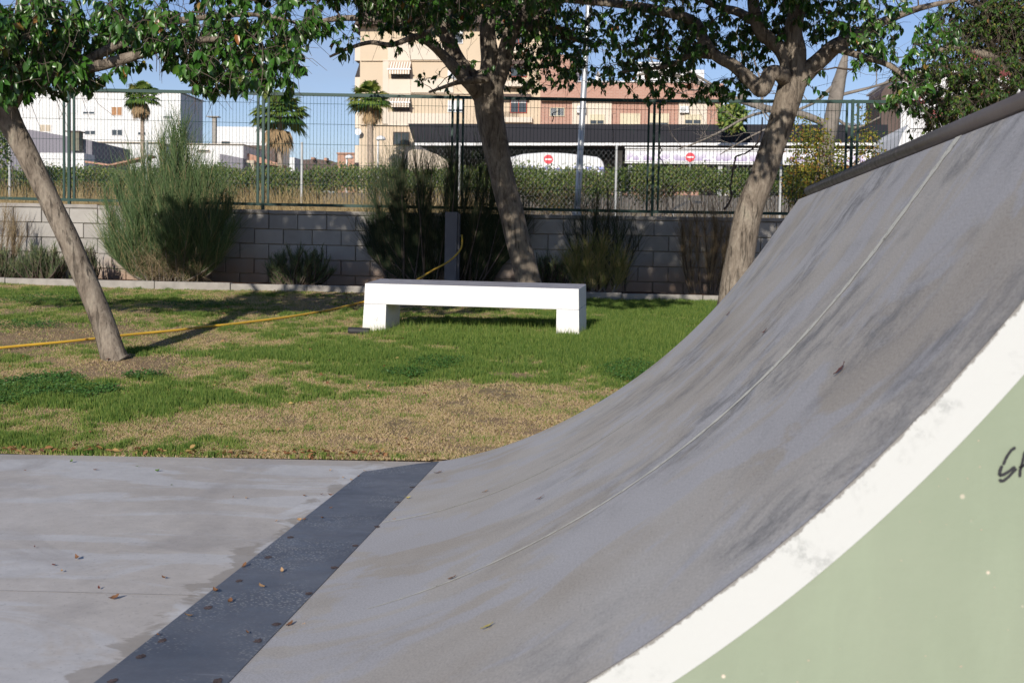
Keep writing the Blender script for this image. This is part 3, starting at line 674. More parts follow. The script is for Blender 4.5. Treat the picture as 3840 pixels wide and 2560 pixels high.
t1 = tree('privet_tree', 'leaning tree at the far left of the lawn with bare trunk and big glossy leaves', 9.48,
    [(270, 836, 36), (263, 822, 31), (240, 750, 27.5), (204, 660, 26.5), (166, 570, 25.5), (124, 480, 24.5), (80, 390, 25), (34, 300, 27), (12, 255, 29), (2, 225, 26)],
    [[(12, 262, 24), (22, 190, 17), (40, 110, 16), (50, 20, 15), (55, -70, 12), (40, -170, 8)],
     [(14, 260, 20), (55, 190, 14), (88, 110, 13), (97, 20, 12), (120, -70, 10), (160, -170, 6)],
     [(14, 240, 18), (70, 195, 15, -.1), (150, 165, 14, -.2), (240, 148, 13, -.2), (330, 122, 11, -.2), (430, 95, 8, -.3), (540, 90, 5, -.3)],
     [(150, 165, 11, -.2), (240, 118, 11, -.1), (300, 88, 10, 0), (370, 58, 9, .1), (470, 40, 7, .2), (600, 35, 5, .2), (700, 60, 3, .2)],
     [(5, 240, 20), (-60, 160, 16, .2), (-140, 60, 12, .4), (-220, -40, 8, .4)],
     [(5, 240, 20), (-150, 120, 16, -.8), (-350, 0, 13, -1.6), (-650, -110, 9, -2.5)],  # limb added out of view to carry the shading foliage
     [(12, 250, 16), (60, 180, 12, .5), (200, 60, 9, 1.), (350, -60, 7, 1.2), (500, -120, 4, 1.3)]],
    [(50, 130, 100, 80, 0.80), (150, 60, 110, 80, 0.72), (20, 190, 60, 55, 0.72, -.5, .3), (140, 170, 80, 40, 0.64, -.4, .4), (200, 175, 50, 20, 0.28, -.4, .3), (60, 60, 90, 60, 0.80, -.6, .4), (240, 70, 80, 70, 0.64), (270, 160, 45, 16, 0.28, -.3, .3), (350, 55, 130, 60, 0.64), (430, 110, 110, 65, 0.88, 0), (560, 60, 150, 65, 0.72), (480, 180, 60, 38, 0.64, -.2, .6), (590, 150, 90, 50, 0.72), (665, 150, 50, 55, 0.56, -.3, .4), (620, 205, 60, 22, 0.40, -.2, .4), (730, 60, 60, 55, 0.56), (540, 205, 40, 22, 0.28),
     (-120, 60, 120, 120, 1.0), (60, -110, 230, 80, 1.0, .6), (480, -85, 330, 75, 1.3, .5, 1.3), (850, -75, 260, 60, 1.1, .1, 1.5), (1150, -90, 240, 60, 1.2, -.2, 1.5), (-80, -250, 350, 150, 1.5, .7, 1.2), (-430, -180, 130, 130, 1.0, .7, 1.), (-250, -200, 260, 120, 1.4, .7, 1.), (-760, -150, 520, 75, .8, -1.9, .7), (500, -300, 450, 170, .9, .5, 1.5), (1050, -320, 380, 170, .8, .1, 1.6), (600, -560, 450, 140, .4, .4, 1.5)],  # unseen crown outside the frame, shaped to shade wall, trunk and lawn
    60000, .076, M_LEAF, 3)
t2 = tree('privet_tree', 'middle tree just behind the white bench with a dappled trunk forking under dark foliage', 15.0,
    [(1226, 712, 33.5), (1216, 655, 28.8), (1192, 560, 27.9), (1172, 480, 27.9), (1152, 400, 27.9), (1135, 320, 30.7), (1124, 250, 33.5), (1120, 200, 35.3), (1122, 165, 27.9)],
    [[(1112, 215, 24), (1082, 178, 20), (1052, 140, 18), (1030, 95, 17), (1012, 55, 15), (988, 5, 13), (960, -60, 10)],
     [(1108, 225, 20), (1080, 195, 15, -.2), (1045, 158, 13, -.3), (1018, 128, 11, -.3), (985, 100, 8, -.4), (940, 80, 6, -.4)],
     [(1120, 200, 26), (1126, 140, 22), (1120, 70, 18), (1130, -10, 15), (1120, -90, 9)],
     [(1130, 205, 25), (1150, 160, 20), (1165, 105, 18), (1178, 65, 16), (1215, 30, 12), (1290, 0, 9), (1370, -10, 7), (1450, -40, 5)],
     [(1178, 70, 13), (1230, 60, 11, .3), (1290, 80, 9, .5), (1360, 100, 6, .6)],
     [(1022, 70, 8, -.3), (960, 82, 6.5, -.5), (900, 103, 6, -.6), (850, 98, 5, -.6), (800, 112, 4, -.6), (757, 131, 2.5, -.6)],
     [(1000, 25, 10, .1), (940, 42, 9, 0), (870, 45, 8, 0), (800, 42, 7, .1), (740, 50, 6, .2), (690, 75, 4, .2), (640, 100, 3, .2)],
     [(1120, 180, 12, -.3), (1060, 188, 6, -.5), (1020, 200, 4, -.6), (985, 212, 2.5, -.6)]],
    [(900, 30, 70, 40, 0.49), (930, 90, 50, 40, 0.15, -.5, .4), (1000, 30, 110, 50, 0.67), (1130, 25, 130, 45, 0.73), (1250, 50, 100, 60, 0.80), (1200, 110, 60, 50, 0.55, .3), (1270, 120, 70, 55, 0.80, .5), (1220, 180, 60, 35, 0.55, .4), (1300, 160, 50, 45, 0.61, .5), (1000, 80, 70, 30, 0.25, -.7, .3), (1010, 185, 60, 38, 0.14), (1080, 150, 50, 40, 0.12, -.8, .2), (1350, 80, 70, 60, 0.67, .5), (1380, 175, 50, 38, 0.34, .6), (760, 60, 70, 50, 0.15), (1150, 210, 30, 12, 0.19, .4, .3),
     (960, -30, 150, 90, .9, -3, .6), (1150, -100, 330, 60, 1.2, -1.5, 1.5), (850, -80, 200, 60, .8, -1.5, 1.5), (1400, -90, 220, 60, 1.1, -1.2, 1.5), (1150, -240, 380, 110, .7, -1.2, 1.5)],  # mostly unseen foliage, placed to shade the trunk and fence
    22000, .068, M_LEAF, 5)
t3 = tree('privet_tree', 'tree at the right behind the ramp with a crooked side branch and dappled trunk', 13.0,
    [(1672, 760, 37), (1679, 715, 34), (1690, 640, 32.5), (1704, 565, 32), (1722, 480, 31), (1755, 395, 29), (1782, 315, 28), (1803, 250, 29), (1818, 200, 31), (1824, 165, 26)],
    [[(1806, 185, 20), (1790, 170, 17, -.2), (1769, 170, 17, -.25), (1750, 206, 18, -.25), (1727, 188, 16, -.2), (1688, 153, 14, -.1), (1649, 131, 13), (1620, 101, 14, .1), (1603, 60, 12, .2), (1568, 39, 12, .2), (1480, 18, 11, .2), (1400, 8, 9, .2), (1300, 0, 7, .2)],
     [(1820, 190, 27), (1828, 130, 24), (1822, 75, 21), (1832, 0, 18), (1825, -90, 11)],
     [(1820, 180, 18), (1800, 125, 17), (1772, 95, 16), (1745, 70, 16), (1732, 20, 14), (1718, -50, 10), (1650, -100, 6)],
     [(1828, 190, 24), (1870, 150, 20), (1915, 110, 18), (1960, 85, 14), (2030, 50, 10), (2110, 20, 7), (2200, 0, 4)],
     [(1745, 60, 11), (1700, 30, 10, .2), (1650, 15, 9, .3), (1560, -30, 7, .3), (1450, -60, 5, .3)],
     [(1915, 110, 9, -.2), (1980, 130, 7, -.4), (2040, 150, 6, -.5), (2090, 190, 4, -.5), (2110, 240, 2.5, -.5)],
     [(1649, 131, 8, .1), (1590, 128, 7, .3), (1540, 150, 5, .5), (1480, 160, 4, .6), (1430, 165, 3, .6)]],
    [(1500, 50, 130, 50, 0.75, .3), (1440, 130, 80, 50, 0.61, .5), (1560, 120, 90, 60, 0.75, .5), (1500, 195, 70, 30, 0.54, .5, .6), (1600, 200, 80, 35, 0.54, .5, .6), (1640, 80, 90, 60, 0.68, .5), (1680, 205, 60, 30, 0.61, .4, .6), (1500, 228, 35, 12, 0.27, .5, .3), (1730, 110, 70, 60, 0.61, .6), (1800, 40, 80, 45, 0.68), (1900, 45, 110, 50, 0.82), (2010, 60, 90, 60, 0.68, -.2), (1880, 190, 45, 25, 0.15, -.8, .2), (1990, 150, 60, 55, 0.24, -.3, .5), (2085, 150, 50, 45, 0.61, -.4, .5), (2090, 220, 55, 35, 0.88, -.4, .4), (2030, 238, 30, 10, 0.34, -.4, .2), (1760, 20, 60, 30, 0.54), (1990, 100, 60, 30, 0.27, -.7, .2), (2150, 90, 60, 60, 0.54, -.3, .5),
     (1700, -90, 320, 70, 1.2, -1, 1.3), (1950, -90, 200, 60, .8), (1420, -110, 220, 70, 1.2, -2.4, 1.4), (1150, -150, 200, 60, 1.1, -2.8, 1.2), (1650, -130, 250, 60, .9, -3, 1.), (1500, -330, 420, 150, .75, -2.2, 1.6), (1850, -300, 300, 140, .6, -1.5, 1.5), (1600, -520, 350, 110, .4, -1.8, 1.4)],  # unseen upper crown, placed for the shade it casts behind
    32000, .068, M_LEAF, 9)
t4 = tree('mastic_tree', 'dense small-leaved tree with pink berries hanging over the ramp at the right edge', 14.2,
    [(2440, 640, 26), (2430, 500, 24), (2415, 380, 22), (2400, 260, 20), (2380, 160, 18)],
    [[(2400, 260, 15), (2340, 180, 12), (2270, 130, 10), (2200, 110, 7), (2140, 120, 4)], [(2380, 160, 14), (2340, 80, 11), (2260, 20, 8), (2180, -20, 5)],
     [(2410, 300, 12), (2350, 250, 9), (2290, 230, 7), (2220, 220, 5), (2150, 230, 3)], [(2380, 160, 14), (2420, 60, 12), (2400, -60, 8)]],
    [(2220, 60, 90, 70, 1.3, .3), (2310, 70, 80, 90, 1.5, .3), (2180, 170, 80, 60, 1.2), (2260, 190, 80, 60, 1.2), (2330, 190, 50, 60, .5), (2170, 250, 70, 40, 1.0), (2240, 240, 60, 38, .9), (2330, 30, 60, 60, 1), (2125, 295, 25, 26, .5), (2190, 265, 60, 34, .9), (2110, 210, 40, 50, .5), (2330, 150, 50, 80, 1.0), (2300, -80, 200, 80, .7), (2420, 60, 80, 160, .6)],
    26000, .044, M_LEAF2, 12, n_obj=300, dep=.8)
# berries of the mastic tree and the flower head
b = MB()
for cx_, cy_, n in [(2110, 232, 34), (2128, 208, 12), (2308, 170, 34), (2148, 262, 10), (2090, 160, 8), (2240, 130, 10)]:
    for _ in range(n):
        p = ad(cx_ + random.gauss(0, 7), cy_ + random.gauss(0, 5), 13.3 + random.uniform(-.1, .1)); r = .008
        b.add([(p.x + r, p.y, p.z), (p.x - r, p.y, p.z), (p.x, p.y + r, p.z), (p.x, p.y - r, p.z), (p.x, p.y, p.z + r), (p.x, p.y, p.z - r)], [(0, 2, 4), (2, 1, 4), (1, 3, 4), (3, 0, 4), (2, 0, 5), (1, 2, 5), (3, 1, 5), (0, 3, 5)])
bo = b.build('berries', plain('pink_berry', (.30, .10, .10), .4, .2, 30), t4); bo['kind'] = 'stuff'

# bare tree beyond the fence, with long pale limbs
bare = thing('bare_tree', 'leafless pale-barked tree with a snapped trunk top beyond the green fence', 'tree', tuple(at(3080, 800, 22)))
b = MB(); sc22 = F / 22
def pxch(L_, Y, sides=8, bump=.05): 
    A = np.array([(*at(x, y, Y + (d or 0)), r * Y / F) for x, y, r, d in [(q + (0,))[:4] if len(q) == 3 else q for q in L_]]); A = smooth_curve(A, 5); return [Vector(p[:3]) for p in A], list(A[:, 3])
p_, r_ = pxch([(3070, 800, 34), (3085, 680, 32), (3098, 560, 30), (3118, 450, 28), (3140, 340, 26), (3158, 260, 19), (3172, 205, 9)], 22); b.tube(p_, r_, 12, True, .06)
b.build('trunk', M_BAREB, bare, True)
br = MB(); random.seed(4)
main = [[(3110, 470, 14), (3010, 430, 13), (2900, 412, 13), (2812, 388, 12), (2735, 362, 10), (2621, 311, 9), (2544, 286, 8), (2468, 274, 7), (2391, 282, 4), (2330, 300, 2)],
        [(3150, 300, 9), (3060, 380, 6), (2980, 420, 5), (2900, 470, 4), (2800, 520, 3), (2700, 580, 2)],
        [(2900, 412, 6), (2800, 440, 5), (2690, 500, 4), (2600, 540, 3), (2540, 560, 2)],
        [(2735, 362, 6), (2640, 300, 5), (2520, 240, 4), (2440, 215, 3), (2380, 200, 1.5)], [(2621, 311, 5), (2600, 260, 4), (2600, 180, 3), (2570, 60, 1.5)], [(3010, 430, 6), (2960, 360, 5), (2990, 250, 4), (2980, 120, 2)],
        [(3140, 360, 7), (3260, 330, 5), (3380, 300, 4), (3480, 330, 2)], [(3120, 430, 6), (3200, 480, 5), (3300, 440, 3)], [(2860, 400, 6), (2850, 300, 4), (2820, 180, 3), (2840, 60, 2)], [(2780, 380, 4), (2790, 260, 3), (2760, 120, 2)]]
def sprout(p, d, l, r, lev):
    n = 6; pts = [p]; q = p.copy()
    for i in range(n):
        d = (d + Vector([random.gauss(0, .22) for _ in range(3)])).normalized(); q = q + d * l / n; pts.append(q.copy())
    br.tube(pts, [r * (1 - .7 * i / n) for i in range(n + 1)], 4 if r < .01 else 5, False)
    if lev:
        for i in range(1, n):
            if random.random() < .8: sprout(pts[i], (d + Vector([random.gauss(0, .7) for _ in range(3)])).normalized(), l * random.uniform(.45, .75), r * .55, lev - 1)
for L_ in main:
    p_, r_ = pxch(L_, 22); br.tube(p_, r_, 7, True, .06)
    for i in range(6, len(p_), 4): sprout(p_[i], Vector((random.gauss(0, .6), random.gauss(0, .3), random.uniform(-.3, 1))).normalized(), random.uniform(.35, .9), max(.006, r_[i] * .4), 1)
tag(br.build('branches', M_BAREB, bare, True), kind='stuff')

# yellowing shrub beyond the fence on the right
def leafcloud(name, label, cat, blobs, Y, n, ls, m, stems=30, seed=1, dep=.8, stemmat=M_TWIGB, kindpart='stuff'):
    rng = np.random.default_rng(seed); root = thing(name, label, cat, tuple(at(blobs[0][0], blobs[0][1] + blobs[0][3], Y)))
    W_ = np.array([b_[2] * b_[3] * b_[4] for b_ in blobs]); W_ = W_ / W_.sum(); P = []
    for b_, w_ in zip(blobs, W_):
        k = int(n * w_); c = np.array(tuple(at(b_[0], b_[1], Y + (b_[5] if len(b_) > 5 else 0)))); u = rng.normal(size=(k, 3)); u /= np.linalg.norm(u, axis=1, keepdims=True); u *= rng.random((k, 1)) ** .45
        # clumping
        cc = u[rng.integers(0, k, k // 9 + 1)]; u = cc[rng.integers(0, len(cc), k)] + rng.normal(size=(k, 3)) * .12
        P.append(c + u * np.array([b_[2] * Y / F, dep, b_[3] * Y / F]))
    P = np.concatenate(P); k = len(P); D = rng.normal(size=(k, 3)); D[:, 2] -= .2
    V, Fq, tn = quads(P, D, rng.normal(size=(k, 3)) + np.array([0, -.7, .4]), ls * rng.uniform(.6, 1.3, k), ls * rng.uniform(.4, .8, k), rng.random(k))
    tag(link('foliage', npmesh('foliage', V, Fq, m, False, {'tone': tn}), root), kind='stuff')
    if stems:
        mb = MB()
        for i in range(stems):
            q = P[rng.integers(0, k)]; b0 = np.array(root.location) + np.array([rng.uniform(-.4, .4), rng.uniform(-.2, .2), -.3]); md = (b0 + q) / 2 + rng.normal(size=3) * .12
            mb.tube([Vector(b0), Vector(md), Vector(q)], [.014, .008, .003], 4, False)
        tag(link('stems', mb.mesh('stems', stemmat), root), kind='stuff')
    return root
leafcloud('autumn_shrub', 'tall shrub with yellowing leaves beyond the fence beside the far right post', 'shrub', [(3060, 640, 110, 150, 1.3), (3040, 500, 90, 60, .8), (3250, 560, 70, 90, .6), (2990, 700, 60, 90, .9), (3240, 450, 60, 60, .3), (3180, 680, 110, 100, .8)], 19.6, 5200, .05, M_YLEAF, 60, 21, .5)
leafcloud('dark_shrub', 'dark green shrub at the left picture edge beyond the fence', 'shrub', [(0, 540, 40, 110, 1)], 23, 900, .06, M_HEDGE, 8, 22, .5)

# ------------------------------------------------------------------ stem shrubs (broom, rosemary, twiggy bushes)
def stems_mesh(segs_list, name, m, root, rad=.0022, kind='stuff'):
    """segs_list: array (n,k,3) polylines -> three-sided stems; tone array"""
    P, tone, rr = segs_list; n, k, _ = P.shape
    ang = np.array([0, 2.094, 4.189]); off = np.stack([np.cos(ang), np.sin(ang), ang * 0], 1)
    prof_ = np.linspace(1, .35, k); V = P[:, :, None, :] + off[None, None] * (rr[:, None, None, None] * prof_[None, :, None, None])
    V = V.reshape(-1, 3); f = []
    for i in range(k - 1):
        for a in range(3):
            b2 = (a + 1) % 3; f.append((i * 3 + a, i * 3 + b2, (i + 1) * 3 + b2, (i + 1) * 3 + a))
    f = np.array(f); Fq = (f[None] + (np.arange(n) * 3 * k)[:, None, None]).reshape(-1, 4)
    o = link(name, npmesh(name, V, Fq, m, False, {'tone': np.repeat(tone, 3 * k)}), root); o['kind'] = kind; return o
def broom(name, label, bx_, by_, Y, limbs, ntw, tl, m, seed, rr=.0024, spread=.35, cat='shrub', woodm=M_BAREB, up=.8, bw=.12, flat=1.0):
    """limbs: target points (px) of the main branches"""
    rng = np.random.default_rng(seed); random.seed(seed); base = np.array(tuple(at(bx_, by_, Y))); root = thing(name, label, cat, tuple(base)); wb = MB(); C = []
    limbs = limbs + [(bx_ + (a[0] + c[0] - 2 * bx_) / 2 + rng.normal() * 12, (a[1] + c[1]) / 2 + rng.normal() * 15, a[2]) for a, c in zip(limbs[:-1], limbs[1:])]
    for (tx, ty, dy) in limbs:
        tgt = np.array(tuple(at(tx, ty, Y + dy))); b0 = base + np.array([rng.uniform(-bw, bw) * .4 + np.clip((tgt[0] - base[0]) * .5, -bw, bw), rng.uniform(-.08, .08), -.03]); mid = (b0 + tgt) / 2 + rng.normal(size=3) * .05; mid[2] -= .05
        pts = [(1 - t) ** 2 * b0 + 2 * t * (1 - t) * mid + t * t * tgt for t in np.linspace(0, 1, 8)]; C.append(np.array(pts))
        wb.tube([Vector(p) for p in pts], list(np.linspace(.016, .004, 8)), 5, False)
    tag(link('woody_stems', wb.mesh('woody_stems', woodm, True), root), kind='stuff')
    n = ntw; ci = rng.integers(0, len(C), n); t = rng.random(n) ** .8 * 7; i0 = np.minimum(t.astype(int), 6); fr = (t - i0)[:, None]
    CC = np.array(C); S0 = CC[ci, i0] * (1 - fr) + CC[ci, i0 + 1] * fr; dirb = CC[ci, i0 + 1] - CC[ci, i0]; dirb /= np.linalg.norm(dirb, axis=1, keepdims=True)
    D = dirb * .5 + rng.normal(size=(n, 3)) * spread; D[:, 2] += up; D /= np.linalg.norm(D, axis=1, keepdims=True)
    Ls = tl * rng.uniform(.35, 1.2, n); k = 5; ts = np.linspace(0, 1, k); bend = rng.normal(size=(n, 3)) * .12; bend[:, 2] = .0
    P = S0[:, None] + D[:, None] * (Ls[:, None] * ts)[:, :, None] + bend[:, None] * (ts ** 2)[None, :, None] * Ls[:, None, None]; P[:, :, 2] = np.maximum(P[:, :, 2], base[2] - .02); P[:, :, 1] = Y + (P[:, :, 1] - Y) * flat
    stems_mesh((P, np.clip(rng.random(n) ** 1.2, 0, 1), rr * rng.uniform(.7, 1.2, n)), 'stems', m, root); return root, CC
brm, CC = broom('broom_shrub', 'big tall green broom bush in front of the lit part of the wall', 625, 1052, 16.6,
    [(420, 900, -.1), (400, 780, 0), (450, 700, .1), (500, 640, 0), (560, 600, .1), (610, 540, 0), (650, 490, .1), (690, 500, 0), (660, 560, -.1), (720, 580, 0), (760, 640, -.1), (820, 700, 0), (860, 760, .1), (880, 860, 0), (800, 840, -.2), (700, 760, -.2), (600, 780, -.2), (500, 820, -.2), (480, 920, -.2), (780, 940, -.1), (550, 700, -.1), (740, 700, .1), (640, 640, .2), (400, 930, -.1), (440, 980, -.2), (860, 930, -.1), (820, 990, -.1), (620, 900, -.3), (700, 880, -.3)],
    11500, .48, M_BROOM, 31, .0036, .32, bw=.32)
rng = np.random.default_rng(32); n = 900; base = np.array(tuple(at(630, 1040, 16.45))); S0 = base + np.stack([rng.uniform(-.45, .5, n), rng.uniform(-.15, .1, n), rng.uniform(-.05, .3, n)], 1)
D = np.stack([rng.normal(0, 1, n), rng.normal(-.1, .4, n), rng.normal(.15, .4, n)], 1); D /= np.linalg.norm(D, axis=1, keepdims=True); ts = np.linspace(0, 1, 4); Ls = rng.uniform(.1, .4, n)
P = S0[:, None] + D[:, None] * (Ls[:, None] * ts)[:, :, None]; P[:, :, 2] = np.maximum(P[:, :, 2], .69); stems_mesh((P, rng.random(n), np.full(n, .0026)), 'dead_twigs', M_TWIG, brm)
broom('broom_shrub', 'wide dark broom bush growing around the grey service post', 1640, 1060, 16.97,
    [(1400, 760, 0), (1450, 700, 0), (1500, 650, 0), (1560, 640, 0), (1620, 640, 0), (1690, 650, 0), (1760, 640, 0), (1830, 660, 0), (1890, 700, 0), (1920, 780, 0), (1960, 860, 0), (1940, 940, 0), (1380, 950, 0), (1400, 880, 0), (1500, 860, 0), (1600, 800, 0), (1780, 830, 0), (1880, 880, 0), (1560, 960, 0), (1780, 960, 0)], 9500, .62, M_BROOM_SHADE, 33, .0028, .26, bw=.55, flat=.28, woodm=M_TWIGB)
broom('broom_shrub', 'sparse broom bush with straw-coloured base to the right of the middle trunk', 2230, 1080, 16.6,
    [(2130, 900, 0), (2180, 820, 0), (2230, 800, 0), (2280, 820, 0), (2340, 880, 0), (2400, 900, 0), (2200, 760, 0), (2280, 740, 0)], 1300, .50, M_BROOM_SHADE, 34, .0026, .38, bw=.3, woodm=M_TWIGB)
broom('dry_grass_tuft', 'straw-coloured dry tuft at the foot of the sparse broom bush', 2225, 1085, 16.33,
    [(2120, 990, 0), (2160, 950, 0), (2210, 930, 0), (2260, 930, 0), (2310, 960, 0), (2340, 1000, 0)], 2200, .26, M_TUFT, 35, .0040, .55, 'grass tuft', bw=.25)
broom('twiggy_shrub', 'dark leafless twiggy bush against the wall left of the right tree', 2650, 1095, 16.7,
    [(2560, 900, 0), (2590, 850, 0), (2640, 820, 0), (2690, 840, 0), (2730, 880, 0), (2770, 930, 0)], 1500, .42, M_TWIG, 36, .0022, .3, woodm=M_TWIGB, bw=.2)
broom('twiggy_shrub', 'brown twiggy bush at the left picture edge by the wall', -10, 1030, 16.6,
    [(-80, 800, 0), (-30, 780, 0), (20, 800, 0), (60, 850, 0), (80, 900, 0)], 700, .35, M_TWIG, 37, .0024, .35, woodm=M_TWIGB)
def rosemary(label, bx_, by_, w_, h_, seed, m=M_ROSE, n=2600):
    L_ = [(bx_ + w_ * (i / 33 - .5) * random.uniform(.8, 1.05), by_ - h_ * (.85 - 1.9 * (i / 33 - .5) ** 2) * random.uniform(.55, 1), random.uniform(-.25, .15)) for i in range(34)]
    return broom('rosemary_bush', label, bx_, by_, 16.55, L_, int(n * 1.7), .10, m, seed, .0036, .55, woodm=M_TWIGB, bw=w_ * 16.55 / F * .38)
random.seed(40)
rosemary('pale green rosemary bush behind the leaning left trunk', 150, 1045, 230, 170, 41)
rosemary('rosemary bush at the left edge of the bed', -20, 1045, 160, 150, 42, n=1500)
rosemary('small rosemary sprig between the left trunk and the big broom', 335, 1045, 60, 160, 43, n=500)
rosemary('dark rounded rosemary bush in shade against the wall left of the bench', 1110, 1062, 260, 175, 44, n=3200)
rosemary('dark low bush in the shade right of the middle trunk', 2060, 1075, 150, 150, 45, n=1500)
# dry grass beyond the wall
rng = np.random.default_rng(50); n = 17000; x = rng.uniform(-13, 8, n); y = rng.uniform(17.6, 24.0, n); dens = np.where(x < -2.2, 1, .38); kp = rng.random(n) < dens; x, y = x[kp], y[kp]; n = len(x)
zz = np.interp(y, [17.28, 22, 26], [1.52, 1.62, 1.75]); hgt = rng.uniform(.12, .42, n) * np.where(x < -2.2, 1.25, .6) * np.interp(y, [17.6, 20, 24], [.55, 1.0, 1.7])
D = np.stack([rng.normal(0, .25, n), rng.normal(0, .2, n), np.ones(n)], 1); ts = np.linspace(0, 1, 3); S0 = np.stack([x, y, zz], 1)
P = S0[:, None] + D[:, None] * (hgt[:, None] * ts)[:, :, None]; P[:, :, 0] += (ts ** 2)[None] * rng.normal(0, .08, n)[:, None]
o = stems_mesh((P, rng.random(n), np.full(n, .004)), 'dry_grass', M_REED, None); tag(o, 'tall dry straw-coloured grass beyond the block wall', 'grass', kind='stuff')

# ------------------------------------------------------------------ lamp pole, dead vines
lp = thing('lamp_post', 'tall silver lamp pole rising behind the green fence', 'lamp post', tuple(at(2163, 800, 20)))
p0, p1 = at(2162, 830, 20), at(2203, 90, 20); top = p0 + (p1 - p0) * 2.1; b = MB(); n = 12
b.tube([p0.lerp(top, i / n) for i in range(n + 1)], [.052 - .02 * i / n for i in range(n + 1)], 20); b.build('pole', M_GALV, lp, True)
b = MB(); b.tube([p0.lerp(top, 0) - Vector((0, 0, .05)), p0.lerp(top, .03)], .075, 16); b.build('base_sleeve', M_GALV, lp)
b = MB(); b.tube([top, top + Vector((.1, -.3, .15)), top + Vector((.15, -.8, .2))], .025, 8); b.box((top.x + .05, top.y - 1.2, top.z + .15), (top.x + .25, top.y - .75, top.z + .23)); b.build('lamp_head', M_GALV, lp)
def vine(label, pts, r, Y=17.12):
    A = smooth_curve(np.array([tuple(at(x, y, Y)) for x, y in pts]), 5); b = MB(); n = len(A)
    random.seed(len(pts)); b.tube([Vector(p) + Vector((random.gauss(0, .004), 0, random.gauss(0, .004))) for p in A], [r * (1 - .5 * i / n) * random.uniform(.8, 1.2) for i in range(n)], 7); return tag(b.build('dead_vine', M_TWIGB, None, True), label, 'vine', 'dead vines on the green fence')
vine('dark twisted dead vine branching from the fence beside the right trunk', [(2716, 785), (2743, 743), (2739, 697), (2747, 651), (2757, 602), (2762, 586), (2797, 575), (2830, 550), (2850, 510), (2860, 440)], .016)
vine('thin dark dead vine hanging on the fence over the signboard', [(2464, 545), (2481, 563), (2473, 586), (2489, 621), (2487, 686)], .009)
vine('dark dead vine stub in front of the barred brick window', [(2071, 455), (2075, 438), (2070, 428), (2085, 420), (2100, 417)], .008)
vine('slender dead vine crossing the dark canopy', [(2300, 540), (2298, 470), (2296, 430), (2312, 425)], .004)

# ------------------------------------------------------------------ far fences and hedge
f2 = thing('chain_link_fence', 'grey chain-link fence on slim posts in front of the hedge', 'fence', (0, 24, 1.6))
zt2 = at(1132, 534, 24).z
for px in (-560, 36, 550, 1132, 1722, 2311, 2930, 3520):
    p = at(px, 600, 24); b = MB(); b.tube([(p.x, 24, 1.6), (p.x, 24, zt2)], .026, 8); b.build('post', M_GALVD, f2)
b = MB(); x = -13.0
zlo, zhi = 1.7, zt2 - .09; H_ = zhi - zlo
while x < 9:
    for s in (1, -1):
        p = Vector((x, 24, zlo)); q = Vector((x + s * H_ * .8, 24, zhi)); b.tube([p, q], .0012, 3, False)
    x += .09
tag(b.build('mesh_wire', M_GALVD, f2), kind='stuff')
YP = 25.4
M_GP = plain('dull_galvanised', (.30, .305, .31), .55, .2, 5, metal=.3)
f3 = thing('grey_panel_fence', 'low galvanised panel fence with paired posts below the hedge', 'fence', (0, 25, 1.7))
z3 = at(1300, 663, YP).z; xs3 = [-560, -290, -20, 90, 360, 620, 880, 1170, 1430, 1700, 1974, 2234, 2514, 2790, 3060]
xs3 = [at(p, 700, YP).x for p in xs3]
for i, x in enumerate(xs3):
    for s in (-.06, .06): MB().box((x + s - .018, YP - .02, 1.6), (x + s + .018, YP + .02, z3 + .01)).build('post', M_GP, f3)
for a, c in zip(xs3[:-1], xs3[1:]):
    b = MB(); bar(b, (a + .08, YP, z3), (c - .08, YP, z3), .022); b.build('top_rail', M_GP, f3)
    b = MB(); bar(b, (a + .08, YP, 1.85), (c - .08, YP, 1.85), .022); b.build('bottom_rail', M_GP, f3)
    b = MB(); x = a + .12
    while x < c - .09: b.tube([(x, YP, 1.85), (x, YP, z3)], .004, 4, False); x += .055
    tag(b.build('bars', M_GALVD, f3), kind='stuff')
# hedge: flat-trimmed top, patchy below
hg = thing('hedge', 'long flat-trimmed green hedge with patchy brown underside beyond the chain-link fence', 'hedge', (-2, 25.6, 1.7))
def hedge_part(name, n, zf, m, seed, ls, xr=(-14, 9)):
    rng = np.random.default_rng(seed); k = n // 22; c = np.stack([rng.uniform(*xr, k), 24.35 + rng.random(k) * .75, np.zeros(k)], 1); c[:, 2] = zf(c[:, 0], rng.random(k), rng)
    c = c[~np.isnan(c[:, 2])]; P = c[rng.integers(0, len(c), n)] + rng.normal(size=(n, 3)) * np.array([.09, .09, .06]); D = rng.normal(size=(n, 3)); D[:, 2] += .5
    V, Fq, tn = quads(P, D, rng.normal(size=(n, 3)) + np.array([0, -.6, .5]), ls * rng.uniform(.6, 1.3, n), ls * rng.uniform(.35, .7, n), rng.random(n)); tag(link(name, npmesh(name, V, Fq, m, False, {'tone': tn}), hg), kind='stuff')
def top_z(x): return np.array([at(2335 + a * F / 24.5, 632, 24.5).z for a in x]) + .03 * np.sin(x * 2.1) + .03 * np.sin(x * 5.3)
def zf1(x, r, rng): return top_z(x) - .04 - r ** 1.3 * .38
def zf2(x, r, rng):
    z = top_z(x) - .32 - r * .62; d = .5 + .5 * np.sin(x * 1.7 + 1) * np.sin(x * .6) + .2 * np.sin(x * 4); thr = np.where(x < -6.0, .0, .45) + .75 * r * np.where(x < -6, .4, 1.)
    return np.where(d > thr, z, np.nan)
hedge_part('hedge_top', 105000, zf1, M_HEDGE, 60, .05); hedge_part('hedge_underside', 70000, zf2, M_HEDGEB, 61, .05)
b = MB(); random.seed(62)
